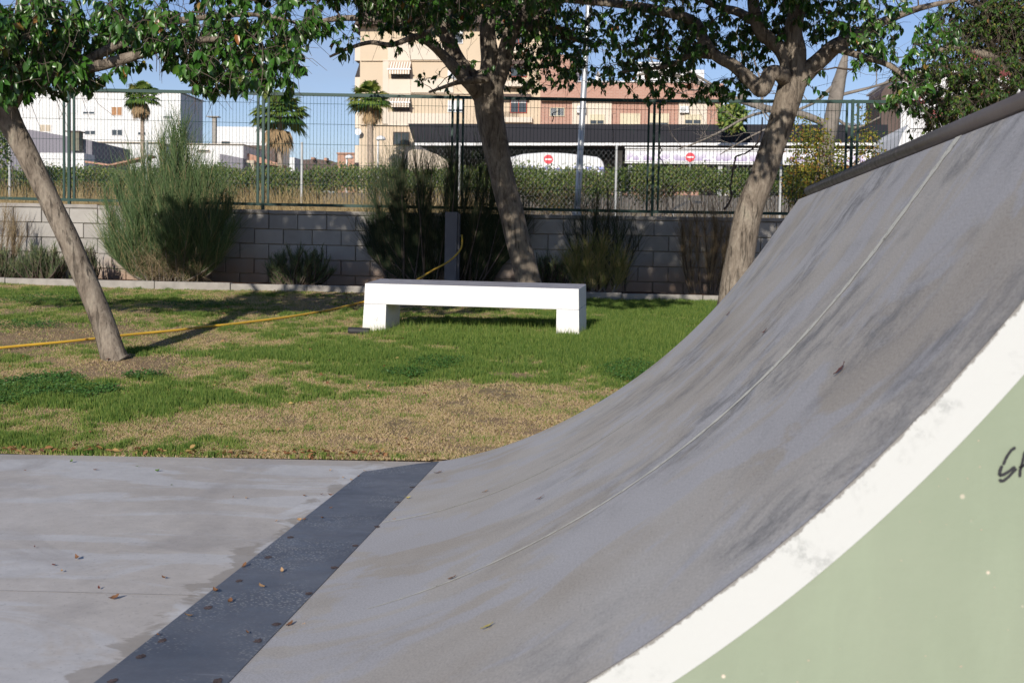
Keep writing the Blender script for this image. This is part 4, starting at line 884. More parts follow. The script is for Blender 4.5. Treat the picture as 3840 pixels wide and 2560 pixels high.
for i in range(420):
    x = random.uniform(-14, 9); z0 = 1.7; q = Vector((x, 24.7 + random.uniform(-.25, .25), z0)); pts = [q.copy()]
    for k in range(5): q = q + Vector((random.gauss(0, .07), random.gauss(0, .05), .22)); pts.append(q.copy())
    b.tube(pts, [.012, .010, .008, .007, .005, .004], 4, False)
tag(b.build('hedge_stems', M_TWIGB, hg), kind='stuff')

# ------------------------------------------------------------------ palms
def palm(label, px, pyb, pyc, Y, rc, seed, dead=0, trw=30, green=1.0):
    rng = random.Random(seed); base = at(px, pyb, Y); c = at(px, pyc - 22, Y); base = Vector((base.x + .1, base.y, 2.9)); root = thing('fan_palm', label, 'palm tree', base)
    b = MB(); rt = trw / 2 * Y / F; n = 26; b.tube([base.lerp(c, i / n) for i in range(n + 1)], [rt * (1.15 - .35 * i / n) * (1.06 if i % 2 else .96) for i in range(n + 1)], 12, True, .05); b.build('trunk', plain('palm_trunk', (.34, .27, .21), .9, .35, 9, bump=.6), root)
    def frond(el, az, L_, m, nm, droop):
        d = Vector((math.cos(el) * math.cos(az), math.cos(el) * math.sin(az), math.sin(el))); s = d.cross(Vector((0, 0, 1))).normalized(); u = s.cross(d)
        hub = c + d * L_ * .5 - Vector((0, 0, droop * L_ * .25)); mb = MB(); mb.tube([c, c + d * L_ * .28, hub], [.03, .02, .014], 4, False); V = []; Fq = []; 
        for k in range(17):
            a = (k / 16 - .5) * 2.5 + rng.uniform(-.04, .04); dd = (d * math.cos(a) + s * math.sin(a)).normalized(); l = L_ * (.62 - .12 * abs(a)) * rng.uniform(.85, 1.1); w_ = (u.cross(dd)).normalized() * L_ * .055
            p1 = hub + dd * l * .55 - Vector((0, 0, droop * l * .12)); p2 = hub + dd * l * .95 - Vector((0, 0, droop * l * .65)); t = len(mb.v)
            mb.add([hub, p1 - w_ + u * .02, p1 + w_ + u * .02, p1 - u * .01, p2], [(0, 1, 3), (0, 3, 2), (1, 4, 3), (3, 4, 2)])
        me = mb.mesh(nm, m); a_ = me.attributes.new('tone', 'FLOAT', 'POINT'); v_ = rng.random(); a_.data.foreach_set('value', [v_] * len(me.vertices)); o = link(nm, me, root)
    for i in range(58): frond(math.radians(rng.uniform(-30, 88)), i * 2.4 + rng.uniform(-.2, .2), rc * rng.uniform(.85, 1.12), M_PALM, 'frond', .6)
    for i in range(dead): frond(math.radians(rng.uniform(-88, -45)), i * 2.4, rc * rng.uniform(.7, 1.0), M_PALMD, 'dead_frond', .9)
    return root
palm('fan palm with a brown dead skirt against the white apartment block', 532, 640, 375, 70, 1.05, 1, 24, 16)
palm('green fan palm left of the second fence post against the sky', 1048, 640, 440, 55, 1.3, 2, 9, 22)
palm('fan palm in front of the cream apartment block casting its shadow on it', 1388, 640, 385, 104, 1.85, 3, 8, 26)
leafcloud('green_palm_clump', 'green palm clump at the right end of the brick building', 'palm tree', [(2745, 430, 45, 35, 1), (2740, 460, 30, 30, .8)], 58, 1100, .35, M_PALM, 12, 23, .7)

# ------------------------------------------------------------------ buildings
def stucco(name, c, var=.05): return plain(name, c, .85, var, .35, bump=.15)
M_BW = stucco('white_render', (.66, .66, .66), .03); M_CREAM = stucco('cream_render', (.56, .455, .335)); M_CREAM2 = stucco('pale_cream_render', (.62, .545, .455)); M_GREYP = stucco('grey_shaded_render', (.20, .19, .22)); M_BEIGE = stucco('beige_render', (.48, .41, .32))  # the grey-purple carries the shade of the shed wall and lean-to
def f_brick(N):
    g = N.new('ShaderNodeNewGeometry'); s = N.sep(g.outputs['Position']); cmb = N.new('ShaderNodeCombineXYZ'); N.ln(s[0], cmb.inputs[0]); N.ln(s[2], cmb.inputs[1])
    br_ = N.new('ShaderNodeTexBrick'); br_.inputs['Color1'].default_value = (.38, .20, .15, 1); br_.inputs['Color2'].default_value = (.43, .24, .185, 1); br_.inputs['Mortar'].default_value = (.42, .31, .25, 1)
    br_.inputs['Scale'].default_value = 1; br_.inputs['Brick Width'].default_value = .42; br_.inputs['Row Height'].default_value = .135; br_.inputs['Mortar Size'].default_value = .016; N.ln(cmb.outputs[0], br_.inputs[0])
    N.fin(br_.outputs[0], .85)
M_BRICK = mat('far_brick', f_brick)
M_ROOF = plain('dark_roof_tiles', (.10, .075, .065), .9, .25, 2, bump=.5); M_TILE = plain('terracotta_tiles', (.42, .24, .17), .9, .25, 3, bump=.5); M_GLASS = plain('window_glass', (.05, .06, .07), .12, .1, 1, spec=.6); M_SHUT = plain('roller_shutter', (.58, .51, .36), .6, .05, 2); M_SHUTW = plain('white_shutter', (.62, .63, .65), .6, .03, 2); M_WOODS = plain('brown_shutter', (.36, .19, .09), .7, .15, 3); M_FRAME = plain('white_frame', (.70, .70, .70), .5, .02, 2); M_DARK = plain('dark_interior', (.035, .03, .03), .7, .1, 2); M_CANOPY = plain('dark_canopy_sheet', (.016, .016, .023), .6, .1, .5, spec=.15); M_RED = plain('red_frame', (.32, .05, .03), .6, .1, 2); M_GREYW = plain('grey_steel_wall', (.16, .15, .155), .7, .12, .6); M_BROWN = plain('brown_cladding', (.10, .07, .06), .7, .2, 1)
def zbox(b, px0, py0, px1, py1, Y, dep):
    a = at(px0, py0, Y); c = at(px1, py1, Y); x0, x1 = sorted((a.x, c.x)); z0, z1 = sorted((a.z, c.z)); b.box((x0, Y, z0), (x1, Y + dep, z1)); return x0, x1, z0, z1
def part(name, px0, py0, px1, py1, Y, dep, m, root, z0=None):
    b = MB(); a = at(px0, py0, Y); c = at(px1, py1, Y); x0, x1 = sorted((a.x, c.x)); zl, zh = sorted((a.z, c.z))
    if z0 is not None: zl = z0
    b.box((x0, Y, zl), (x1, Y + dep, zh)); return b.build(name, m, root)
def window(root, px0, py0, px1, py1, Y, shutter=0, sm=None, fm=None, panes=2):
    """recessed look: frame proud of the wall, dark pane(s) inside, roller shutter from the top"""
    fm = fm or M_FRAME; a = at(px0, py0, Y); c = at(px1, py1, Y); x0, x1 = sorted((a.x, c.x)); z0, z1 = sorted((a.z, c.z)); t = max((x1 - x0) * .045, .03); b = MB(); y0, y1 = Y - .10, Y - .002
    for q in ((x0, z0, x0 + t, z1), (x1 - t, z0, x1, z1), (x0 + t, z0, x1 - t, z0 + t), (x0 + t, z1 - t, x1 - t, z1)): b.box((q[0], y0, q[1]), (q[2], y1, q[3]))
    for k in range(1, panes): xm = x0 + (x1 - x0) * k / panes; b.box((xm - t / 2, y0 + .01, z0 + t), (xm + t / 2, y1, z1 - t))
    w_ = b.build('window', fm, root)
    b = MB(); b.box((x0 + t, Y - .05, z0 + t), (x1 - t, Y - .003, z1 - t)); b.build('pane', M_GLASS, w_)
    if shutter:
        b = MB(); b.box((x0 + t, Y - .085, z1 - t - (z1 - z0 - 2 * t) * shutter), (x1 - t, Y - .055, z1 - t)); b.build('shutter', sm or M_SHUTW, w_)
    return w_
for o_ in (): pass

# white apartment block, left
Y = 165; bA = thing('apartment_block', 'plain white apartment block at the far left with small windows', 'building', (at(370, 600, Y).x, Y, 3))
part('wall', -200, 345, 676, 700, Y, 9, M_BW, bA, 2.5)
part('side_wing', 677, 372, 690, 700, Y + 2, 6, M_BW, bA, 2.5)
for q, sh, sm in [((310, 396, 357, 430), .75, M_SHUTW), ((418, 400, 460, 435), 1, M_WOODS), ((318, 473, 360, 507), .55, M_SHUTW), ((419, 477, 461, 510), .3, M_SHUTW), ((149, 466, 193, 496), 1, M_BEIGE), ((258, 470, 292, 500), 1, M_SHUTW), ((258, 392, 292, 425), 1, M_SHUTW), ((518, 480, 548, 508), .6, M_SHUTW), ((612, 412, 650, 445), .8, M_SHUTW), ((612, 490, 650, 520), .8, M_SHUTW)]: window(bA, *q, Y, sh, sm)
part('parapet', -200, 338, 678, 346, Y - .3, 10, M_BW, bA)
# annexes below it
Y = 120; bB = thing('low_white_house', 'low white house with a rust edged parapet in front of the apartment block', 'building', (at(450, 600, Y).x, Y, 3))
part('wall', 345, 535, 600, 680, Y, 8, M_BW, bB, 2.5); part('parapet', 343, 531, 602, 536, Y - .3, 8.5, M_BEIGE, bB)
Y = 100; bC = thing('shaded_shed', 'shed with a shaded grey wall, a sloping roofline and small white annex at the left', 'building', (at(200, 600, Y).x, Y, 3))
b = MB(); poly_ = [at(q[0], q[1], Y) for q in ((-60, 480), (115, 487), (345, 528), (345, 700), (-60, 700))]; b.prism([(p.x, p.z) for p in poly_], 1, Y, Y + 8); b.build('wall', M_GREYP, bC)
part('annex', 150, 573, 315, 640, Y - 2.2, 2.1, M_BW, bC, 2.5); part('tank', 262, 495, 296, 565, Y - 1, .8, plain('olive_tank', (.17, .16, .12), .8), bC); part('gutter', 245, 490, 298, 495, Y - 1.1, 1.1, M_BROWN, bC)
b = MB(); poly_ = [at(q[0], q[1], 96) for q in ((318, 603), (410, 616), (520, 590), (560, 580), (560, 586), (520, 597), (410, 622), (318, 610))]; b.prism([(p.x, p.z) for p in poly_], 1, 96, 97.5); tag(b.build('lean_to_roof', M_TILE), 'narrow rusty lean-to roof edge above the hedge', 'roof')
# white houses with brown patio, centre left
Y = 95; bD = thing('white_house', 'white two-storey house with a lower wing and brown recess left of the green palm', 'building', (at(880, 600, Y).x, Y, 3))
part('upper_storey', 809, 475, 1000, 700, Y + 6, 7, M_BW, bD, 2.5); part('lower_wing', 690, 541, 912, 700, Y, 5.5, M_BW, bD, 2.5); part('parapet', 688, 538, 914, 542, Y - .2, 5.8, M_BEIGE, bD)
part('recess_wall', 915, 545, 1032, 640, Y + 5, .8, M_BROWN, bD, 2.5)
b = MB(); poly_ = [at(q[0], q[1], Y + 1) for q in ((915, 598), (930, 575), (1040, 612), (1040, 622), (915, 602))]; b.prism([(p.x, p.z) for p in poly_], 1, Y + 1, Y + 4); b.build('tiled_roof', M_TILE, bD)
part('porch_wall', 913, 601, 952, 622, Y + .5, 1, M_BEIGE, bD, 2.5); window(bD, 745, 562, 788, 572, Y, 0, fm=M_BEIGE, panes=1); window(bD, 832, 531, 862, 541, Y + 6, 0, fm=M_BROWN, panes=1)
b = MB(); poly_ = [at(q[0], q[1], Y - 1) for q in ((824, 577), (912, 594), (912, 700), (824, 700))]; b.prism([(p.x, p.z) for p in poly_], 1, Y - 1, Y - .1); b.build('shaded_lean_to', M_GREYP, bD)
c0 = at(802, 475, Y + 1); b = MB(); zbox(b, 795, 439, 809, 541, Y + 1, .3); ch = b.build('chimney', M_KERB, bD); MB().box((c0.x - .5, Y + .8, at(800, 434, Y).z), (c0.x + .4, Y + 1.5, at(800, 431, Y).z)).build('chimney_cap', M_KERB, ch)
Y = 150; bE = thing('distant_houses', 'distant low brown and terracotta rooftops left of the cream block', 'building', (at(1180, 610, Y).x, Y, 3))
b = MB(); poly_ = [at(q[0], q[1], Y) for q in ((1108, 604), (1112, 600), (1190, 597), (1240, 602), (1290, 622), (1290, 700), (1108, 700))]; b.prism([(p.x, p.z) for p in poly_], 1, Y, Y + 8); b.build('brown_roof', M_BROWN, bE)
part('brick_chimney', 1266, 578, 1330, 640, Y - 4, 3, M_TILE, bE, 2.5); part('chimney_rim', 1262, 572, 1334, 578, Y - 4.2, 3.4, M_TILE, bE); part('white_gable', 1062, 590, 1104, 640, Y - 10, 3, M_BW, bE, 2.5)
for q in ((1166, 590, 1178, 598), (1215, 592, 1226, 602)): part('chimney_stack', *q, Y - 1, 1, M_TILE, bE)

# cream apartment block
Y = 114; bF = thing('cream_apartment_block', 'tall cream apartment block with striped awnings and dark tiled roof', 'building', (at(1600, 600, Y).x, Y, 3))
part('wall', 1352, 82, 2026, 700, Y, 12, M_CREAM, bF, 2.5)
part('render_panel', 1436, 225, 1455, 465, Y - .15, .14, M_CREAM2, bF)
for y0, y1 in ((240, 275), (362, 470 - 70), (482, 520)): pass
for (x0, y0, x1, y1) in ((1455, 160, 1540, 250), (1455, 297, 1540, 380), (1455, 420, 1540, 470), (1540, 165, 1700, 225), (1540, 295, 1700, 348), (1540, 425, 1700, 470)): part('render_panel', x0, y0, x1, y1, Y - .12, .11, M_CREAM2, bF)
for yy in (350, 228, 470): part('floor_band', 1352, yy, 2026, yy + 3, Y - .2, .19, M_CREAM2, bF)
part('corner_pilaster', 1990, 150, 2026, 470, Y - .5, .49, M_CREAM, bF)
# roof: dark tiled eaves
b = MB(); poly_ = [at(q[0], q[1], Y - 1.2) for q in ((1328, 90), (1356, 36), (1400, -10), (1700, -60), (2040, -60), (2060, 90))]; b.prism([(p.x, p.z) for p in poly_], 1, Y - 1.2, Y + 13); b.build('roof', M_ROOF, bF)
# side balconies
for (y0, y1) in ((165, 228), (290, 350), (420, 480), (545, 610)): part('side_balcony', 1331, y0, 1351, y1, Y + .5, 2.5, M_CREAM2, bF)
for (y0, y1) in ((90, 104),): part('side_balcony', 1331, y0, 1351, y1, Y + .5, 2.5, M_BW, bF)
for (y0, y1) in ((229, 289), (104, 120), (351, 352)):
    b = MB(); a = [at(1350.9, y0, Y + .6), at(1350.9, y1, Y + .6), at(1331, y1, Y + .6)]; b.prism([(p.x, p.z) for p in a], 1, Y + .6, Y + 2.6); b.build('awning', M_DARK, bF)
st_ = mat('striped_canvas', lambda N: N.fin(N.ramp(N.math('FRACT', N.math('MULTIPLY', N.sep(N.new('ShaderNodeNewGeometry').outputs['Position'])[0], 4.2)), [(.45, (.75, .70, .62)), (.55, (.42, .30, .22))]), .8))
for (x0, y0, x1, y1, yl) in ((1463, 232, 1536, 262, 294), (1466, 360, 1534, 386, 416)):
    w_ = window(bF, x0 + 4, y0, x1 + 2, yl, Y, 0, fm=M_BROWN, panes=2)
    b = MB(); a = at(x0, y0, Y - .1); c = at(x1, y1, Y - 1.0); d3 = at(x1, y1 + 16, Y - 1.0)
    x0_, x1_ = a.x, c.x; b.add([(x0_, Y - .1, a.z), (x1_, Y - .1, a.z), (x1_, Y - 1, c.z), (x0_, Y - 1, c.z), (x1_, Y - 1, d3.z), (x0_, Y - 1, d3.z)], [(0, 1, 2, 3), (3, 2, 4, 5)]); aw = b.build('awning', st_, bF)
    MB().box((x0_ - .1, Y - 1.08, c.z - .02), (x1_ + .1, Y - 1.01, c.z + .1)).build('awning_bar', M_FRAME, aw)
window(bF, 1475, 495, 1536, 545, Y, 0, fm=M_BROWN, panes=2)
for (y0, y1, s) in ((112, 165, .3), (265, 300, .8), (378, 422, .78)): window(bF, 1680, y0, 1736, y1, Y, s, M_SHUTW)
for (y0, y1) in ((120, 165), (245, 290), (372, 425)):
    window(bF, 1914, y0, 1976, y1, Y, .25, M_SHUTW, M_RED); rail = MB()
    for i in range(14): a = at(1884 + i * 4.6, y1 - 6, Y - .9); rail.box((a.x - .02, Y - .92, at(1884, y1 + 14, Y - .9).z), (a.x + .02, Y - .9, a.z))
    part('balcony_wall', 1880, y1 + 14, 1995, y1 + 34, Y - 1.0, .98, M_CREAM2, bF); rail.build('balcony_rail', M_DARK, bF)
part('balcony_soffit', 1880, 225, 1990, 240, Y - 1.0, .98, M_BROWN, bF); part('balcony_soffit', 1880, 352, 1990, 364, Y - 1.0, .98, M_BROWN, bF)
dish = MB(); c = at(1344, 495, Y - .5); dish.tube([c, c + Vector((0, -.15, 0))], [.2, .3], 16); dish.build('satellite_dish', M_FRAME, bF)
# brick building
Y = 112; bG = thing('brick_building', 'long pinkish brick building with cream shutters behind the dark canopy', 'building', (at(2350, 600, Y).x, Y, 3))
part('wall', 2027, 310, 2712, 376, Y, 10, M_BRICK, bG); part('tall_section', 2027, 205, 2152, 310, Y + .0, 8, M_BRICK, bG); part('grey_shaft', 2153, 215, 2170, 308, Y + 1, 4, M_GREYP, bG)
part('lower_wall', 2027, 376.5, 2712, 480, Y + .5, 9, M_BRICK, bG, 2.5); part('ledge', 2027, 376, 2700, 381, Y - .1, .55, M_BEIGE, bG)
part('white_bay', 2146, 382, 2292, 480, Y + .35, .14, M_CREAM2, bG); part('white_bay', 2546, 384, 2650, 480, Y + .35, .14, M_CREAM2, bG)
window(bG, 2062, 404, 2117, 437, Y + .5, 0, fm=M_SHUT, panes=2); bars = MB()
for i in range(10): a = at(2067 + i * 5, 406, Y + .35); bars.box((a.x - .015, Y + .36, at(2067, 435, Y + .35).z), (a.x + .015, Y + .38, a.z))
bars.build('window_bars', M_GALVD, bG)
window(bG, 2212, 430, 2266, 468, Y + .35, .6, M_SHUT, M_SHUT); window(bG, 2326, 426, 2400, 470, Y + .5, 1, M_SHUT, M_SHUT, 1); window(bG, 2434, 426, 2508, 470, Y + .5, .85, M_SHUT, M_SHUT); window(bG, 2568, 430, 2630, 468, Y + .35, .55, M_SHUT, M_SHUT)
for x0, y0 in ((2550, 398), (2163, 398)):
    w_ = part('air_conditioner', x0, y0, x0 + 34, y0 + 25, Y - .1, .4, M_FRAME, bG); f = MB(); c = at(x0 + 12, y0 + 12, Y - .12); f.tube([c, c + Vector((0, -.02, 0))], .2, 16); f.build('fan_grille', M_GALVD, w_)
part('parapet', 2170, 303, 2640, 310, Y - .1, 9, M_BW, bG); part('penthouse', 2390, 237, 2545, 303, Y + 2, 5, M_BW, bG); part('penthouse', 2546, 262, 2640, 303, Y + 3, 5, M_BW, bG); part('roof_slab', 2386, 233, 2549, 239, Y + 1.7, 5.6, M_BW, bG)
part('chimney', 2233, 286, 2253, 303, Y + 1, 1, M_BW, bG); b = MB(); a = [at(2234, 286, Y + 1), at(2252, 286, Y + 1), at(2246, 268, Y + 1), at(2240, 268, Y + 1)]; b.prism([(p.x, p.z) for p in a], 1, Y + 1.1, Y + 1.8); b.build('chimney_hood', M_KERB, bG)
part('downpipe', 2708, 372, 2714, 470, Y - .15, .12, M_FRAME, bG)
# dark canopy of the forecourt
Y = 60; bH = thing('forecourt_canopy', 'long dark flat canopy with a white lower edge in front of the brick building', 'canopy', (at(2400, 500, Y).x, Y, 3))
b = MB(); a = [at(q[0], q[1], Y) for q in ((1530, 464), (3330, 468), (3330, 536), (1552, 534))]; b.prism([(p.x, p.z) for p in a], 1, Y, Y + 9); b.build('fascia', M_CANOPY, bH)
zA = at(1560, 535, Y - .05).z
for k in range(30):
    b = MB(); x0 = 1556 + k * 59.5; p = at(x0, 535, Y - .1); q = at(x0 + 59, 546, Y - .1); b.box((p.x, Y - .12, q.z), (q.x, Y + .1, p.z - .012)); b.build('edge_trim', M_FRAME, bH)
part('back_wall', 1900, 547, 3300, 700, Y + 9, .4, M_GREYW, bH, 2.9); part('side_wall', 1552, 547, 1899, 700, Y + 9, .4, M_GREYW, bH, 2.9)
for px in (2325, 2730, 3060): c = at(px, 600, Y + 4); b = MB(); b.tube([(c.x, c.y, 2.9), (c.x, c.y, at(px, 536, Y + 4).z)], .12, 10); b.build('column', M_FRAME, bH)
part('brick_base', 2266, 642, 2620, 700, Y + 4.5, .5, M_BRICK, bH, 2.9)
# rounded white awning left of canopy
b = MB(); Y = 57; a = [at(q[0], q[1], Y) for q in ((1556, 560), (1590, 562), (1640, 580), (1680, 605), (1690, 640), (1530, 640), (1530, 566))]; b.prism([(p.x, p.z) for p in a], 1, Y, Y + 1.5); tag(b.build('low_kiosk', M_BEIGE), 'low beige rounded kiosk under the left end of the dark canopy', 'kiosk')
# rounded white banner with blue lower band
Y = 52; rb = thing('white_trailer', 'rounded white trailer with a blue patterned lower band and red sign in front', 'trailer', (at(2090, 640, Y).x, Y, 3))
a = [at(q[0], q[1], Y) for q in ((1905, 592), (1960, 577), (2040, 571), (2120, 574), (2200, 583), (2240, 588), (2258, 600), (2266, 622), (2264, 660), (1905, 660))]; b = MB(); b.prism([(p.x, p.z) for p in a], 1, Y, Y + 2.2); b.build('body', M_BW, rb, bevel=.1)
f_bl = lambda c0, c1, lo, sc_: mat('band_pattern', lambda N: N.fin(N.ramp(N.vor(N.coord(), sc_), [(lo, c1), (lo + .08, c0)]), .6))
M_BL = f_bl((.80, .80, .84), (.30, .32, .62), .42, 3.2); part('blue_band', 1907, 622, 2262, 648, Y - .03, .028, M_BL, rb)
b = MB(); 
for px in (1960, 2200): c = at(px, 655, Y + .3); b.tube([(c.x, Y + .2, 3.3), (c.x, Y + .5, 3.3)], .33, 16)
b.build('wheels', M_PIPE, rb)
# long signboard with purple floral band
Y = 50; sb = thing('long_signboard', 'long white signboard with a purple floral print on slim legs', 'signboard', (at(2800, 640, Y).x, Y, 3))
part('panel', 2345, 560, 3320, 616, Y, .12, M_BW, sb)
def f_flor(N):
    v = N.coord(); n = N.vor(v, 4.5); g = N.new('ShaderNodeNewGeometry'); z = N.sep(g.outputs['Position'])[2]; n2 = N.noise(v, 2.2, 4)
    k = N.math('ADD', n, N.math('MULTIPLY', n2, .5)); m_ = N.ramp(k, [(.84, 1), (.90, 0)]); zz_ = N.new('ShaderNodeMapRange'); zz_.inputs['From Min'].default_value = ZP0; zz_.inputs['From Max'].default_value = ZP1; zz_.inputs['To Min'].default_value = 1; zz_.inputs['To Max'].default_value = .15; N.ln(z, zz_.inputs[0])
    N.fin(N.mix(N.math('MULTIPLY', m_, zz_.outputs[0]), (.78, .78, .80), (.30, .22, .42)), .6)
ZP0, ZP1 = at(2600, 611, Y).z, at(2600, 568, Y).z; M_FLOR = mat('floral_print', f_flor); part('print', 2352, 567, 3315, 610, Y - .012, .01, M_FLOR, sb)
for q in ((2343, 556, 3322, 561), (2343, 612, 3322, 618)): part('edge_strip', *q, Y - .06, .2, M_FRAME, sb)
for px in (2363, 2700, 3050): c = at(px, 640, Y + .2); MB().box((c.x - .08, Y + .13, 2.9), (c.x + .08, Y + .25, at(px, 618, Y).z)).build('leg', M_GALVD, sb)
def nosign(label, px, py, r, Y):
    c = at(px, py, Y); s = thing('no_entry_sign', label, 'road sign', (c.x, Y, 2.9), 'round no entry signs'); rr = r * Y / F
    b = MB(); b.tube([(c.x, Y, c.z), (c.x, Y - .03, c.z)], rr, 28); b.build('disc', plain('sign_red', (.62, .03, .05), .45, .03, 2), s)
    MB().box((c.x - rr * .72, Y - .04, c.z - rr * .17), (c.x + rr * .72, Y - .031, c.z + rr * .17)).build('white_bar', M_FRAME, s)
    b = MB(); b.tube([(c.x, Y + .04, 2.9), (c.x, Y + .04, c.z)], .03, 8); b.build('pole', M_GALVD, s)
nosign('red no-entry sign in front of the rounded white trailer', 2057, 598, 17, 47); nosign('red no-entry sign in front of the purple floral signboard', 2588, 590, 17, 47)
for px, Yq, lab in ((1438, 70, 'small round white street lamp beside the cream block palm'), (1318, 80, 'small round white street lamp left of the cream block')):
    py = 520 if px == 1438 else 590; c = at(px, py, Yq); s = thing('street_lamp', lab, 'street lamp', (c.x, Yq, 3)); b = MB(); b.tube([(c.x - .3, Yq, 3), (c.x - .3, Yq, c.z)], .05, 8); b.build('pole', M_FRAME, s)
    b = MB(); b.tube([c + Vector((-.15, 0, -.08)), c + Vector((-.15, 0, 0)), c + Vector((-.15, 0, .1)), c + Vector((-.15, 0, .16))], [.26, .26, .2, .05], 16); b.build('lamp_shade', M_FRAME, s, True)
# white building, brown tower and white awning at the right
Y = 75; bI = thing('white_corner_building', 'white building seen through the mastic tree at the right', 'building', (at(3600, 600, Y).x, Y, 3)); part('wall', 3385, 272, 4200, 700, Y, 10, M_BW, bI, 2.5); part('cornice', 3380, 262, 4200, 273, Y - .4, 10.5, M_BW, bI)
for px in (3600, 3760): window(bI, px, 330, px + 70, 420, Y, .4, M_SHUTW)
Y = 66; b = MB(); a = [at(q[0], q[1], Y) for q in ((3305, 700), (3305, 350), (3320, 325), (3350, 312), (3376, 318), (3376, 700))]; b.prism([(p.x, max(p.z, 2.9)) for p in a], 1, Y, Y + 4); tag(b.build('brown_tower', M_BROWN), 'dark brown clad tower with rounded top beside the white corner building', 'tower')
Y = 45; b = MB(); a = [at(q[0], q[1], Y) for q in ((3370, 545), (3385, 500), (3410, 465), (3445, 452), (3500, 450), (3560, 470), (3700, 500), (3700, 620), (3370, 620))]; b.prism([(p.x, p.z) for p in a], 1, Y, Y + 5); tag(b.build('white_marquee', M_BW), 'curved white marquee roof just above the ramp coping', 'marquee')

# ------------------------------------------------------------------ grass
rng = np.random.default_rng(70)
GB = [  # (x, y) px of a 2352 view, rx, ry in px, strength : green areas (+) and dry or bare (-)
 (1100, 780, 400, 55, 1.25), (1480, 770, 240, 85, 1.6), (760, 840, 330, 45, .9), (1010, 838, 120, 22, .9), (60, 900, 170, 40, .9), (300, 930, 260, 40, .7), (560, 900, 200, 35, .5), (450, 715, 220, 20, .6), (120, 735, 200, 14, .4), (620, 760, 160, 10, .5), (130, 680, 250, 16, .9), (1450, 855, 90, 28, 1.2), (620, 820, 200, 25, .5), (150, 1025, 230, 16, .7), (1600, 710, 90, 25, 1), (1450, 700, 200, 25, .9),
 (110, 775, 170, 26, -1.2), (450, 790, 170, 20, -.4), (420, 850, 260, 26, -.7), (1150, 905, 330, 55, -1.0), (700, 965, 420, 45, -.9), (1180, 975, 260, 50, -.9), (1000, 1015, 420, 30, -.8), (900, 690, 160, 12, -.6), (300, 830, 120, 16, -.9), (660, 745, 120, 10, -.3)]
cent = []
for x, y, rx, ry, s in GB:
    p = atlawn(x * 1.6327, y * 1.6327); rX = rx * 1.6327 * p.y / F; p2 = atlawn(x * 1.6327, (y - ry) * 1.6327); p1_ = atlawn(x * 1.6327, (y + ry) * 1.6327); cent.append((p.x, p.y, rX, max((p2.y - p1_.y) / 2, .2), s))
def vnoise(x, y, f, seed):
    r = np.random.default_rng(seed); a = r.random((64, 64)); u = x * f; v = y * f; i = np.floor(u).astype(int); j = np.floor(v).astype(int); fu = u - i; fv = v - j; fu = fu * fu * (3 - 2 * fu); fv = fv * fv * (3 - 2 * fv)
    g_ = lambda p, q: a[p % 64, q % 64]
    return (g_(i, j) * (1 - fu) + g_(i + 1, j) * fu) * (1 - fv) + (g_(i, j + 1) * (1 - fu) + g_(i + 1, j + 1) * fu) * fv
def green(x, y):
    g = np.zeros_like(x)
    for cx_, cy_, rx, ry, s in cent: g += s * np.exp(-(((x - cx_) / rx) ** 2 + ((y - cy_) / ry) ** 2))
    return g * .95 + (vnoise(x, y, 1.3, 1) - .5) * 1.1 + (vnoise(x, y, 4, 2) - .5) * 1.6 + (vnoise(x, y, 11, 3) - .5) * 1.9 - .10
NB = 1120000
y = 6.1 + (16.03 - 6.1) * rng.random(NB) ** 1.25
xl = -3.35 * y / 6.1 * .86 - 1.9 - (y - 6) * .05; xr = np.where(y < 9, .3 + (y - 6.1) * .35, 1.5); x = xl + (xr - xl) * rng.random(NB)
xe = np.array([edgeY(a) for a in np.linspace(-12, 4, 60)]); ok = y > np.interp(x, np.linspace(-12, 4, 60), xe) + .005
ok &= ~((x > -.93) & (y < YF + .02)); ok &= ~(((x > -2.42) & (x < -2.19) | (x > -.6) & (x < -.38)) & (y > 11.8) & (y < 12.28)); ok &= ((x - (-3.822)) ** 2 + (y - 9.480) ** 2 > .011)
x, y = x[ok], y[ok]; g = green(x, y); bare = vnoise(x, y, 2.2, 5) * .7 + vnoise(x, y, 9, 6) * .45
soilm = np.zeros_like(x)
for px, py, rx, ry in ((110, 775, 190, 30), (330, 838, 120, 14), (900, 690, 170, 12), (1180, 845, 90, 14), (30, 720, 60, 12)):
    p = atlawn(px * 1.6327, py * 1.6327); soilm += np.exp(-(((x - p.x) / (rx * 1.6327 * p.y / F)) ** 2 + ((y - p.y) / (ry * .06 * (p.y / 10) ** 1.5 + .15)) ** 2))
keep = rng.random(len(x)) < np.clip(.80 + g * .4 + bare * .5 - soilm * 1.1, .12, 1); x, y, g = x[keep], y[keep], g[keep]; n = len(x)
isg = rng.random(n) < 1 / (1 + np.exp(-(g - .38) * 2.3)); lush = np.clip(g, 0, 1.4)
hgt = np.where(isg, rng.uniform(.014, .030, n) * (.9 + lush * .8), rng.uniform(.012, .034, n)); wid = np.where(isg, .0036, .0042) * rng.uniform(.7, 1.3, n)
tone = np.where(isg, rng.uniform(0, .44, n) ** 1.0 + np.where(lush > .6, -.06, .04), rng.uniform(.5, .97, n)); tone = np.clip(tone, 0, 1)
lean = np.where(isg, .35, .95); a = rng.random(n) * 2 * np.pi; lx = np.cos(a) * lean * rng.random(n); ly = np.sin(a) * lean * rng.random(n); ph = rng.random(n) * np.pi
z = lawn(x, y) - .002; base = np.stack([x, y, z], 1); s = np.stack([np.cos(ph), np.sin(ph) * .5, ph * 0], 1) * wid[:, None]; tip = base + np.stack([lx, ly, np.ones(n) * np.where(isg, 1, .55)], 1) * hgt[:, None]
V = np.stack([base - s, base + s, tip], 1).reshape(-1, 3); Fq = np.arange(3 * n).reshape(-1, 3)
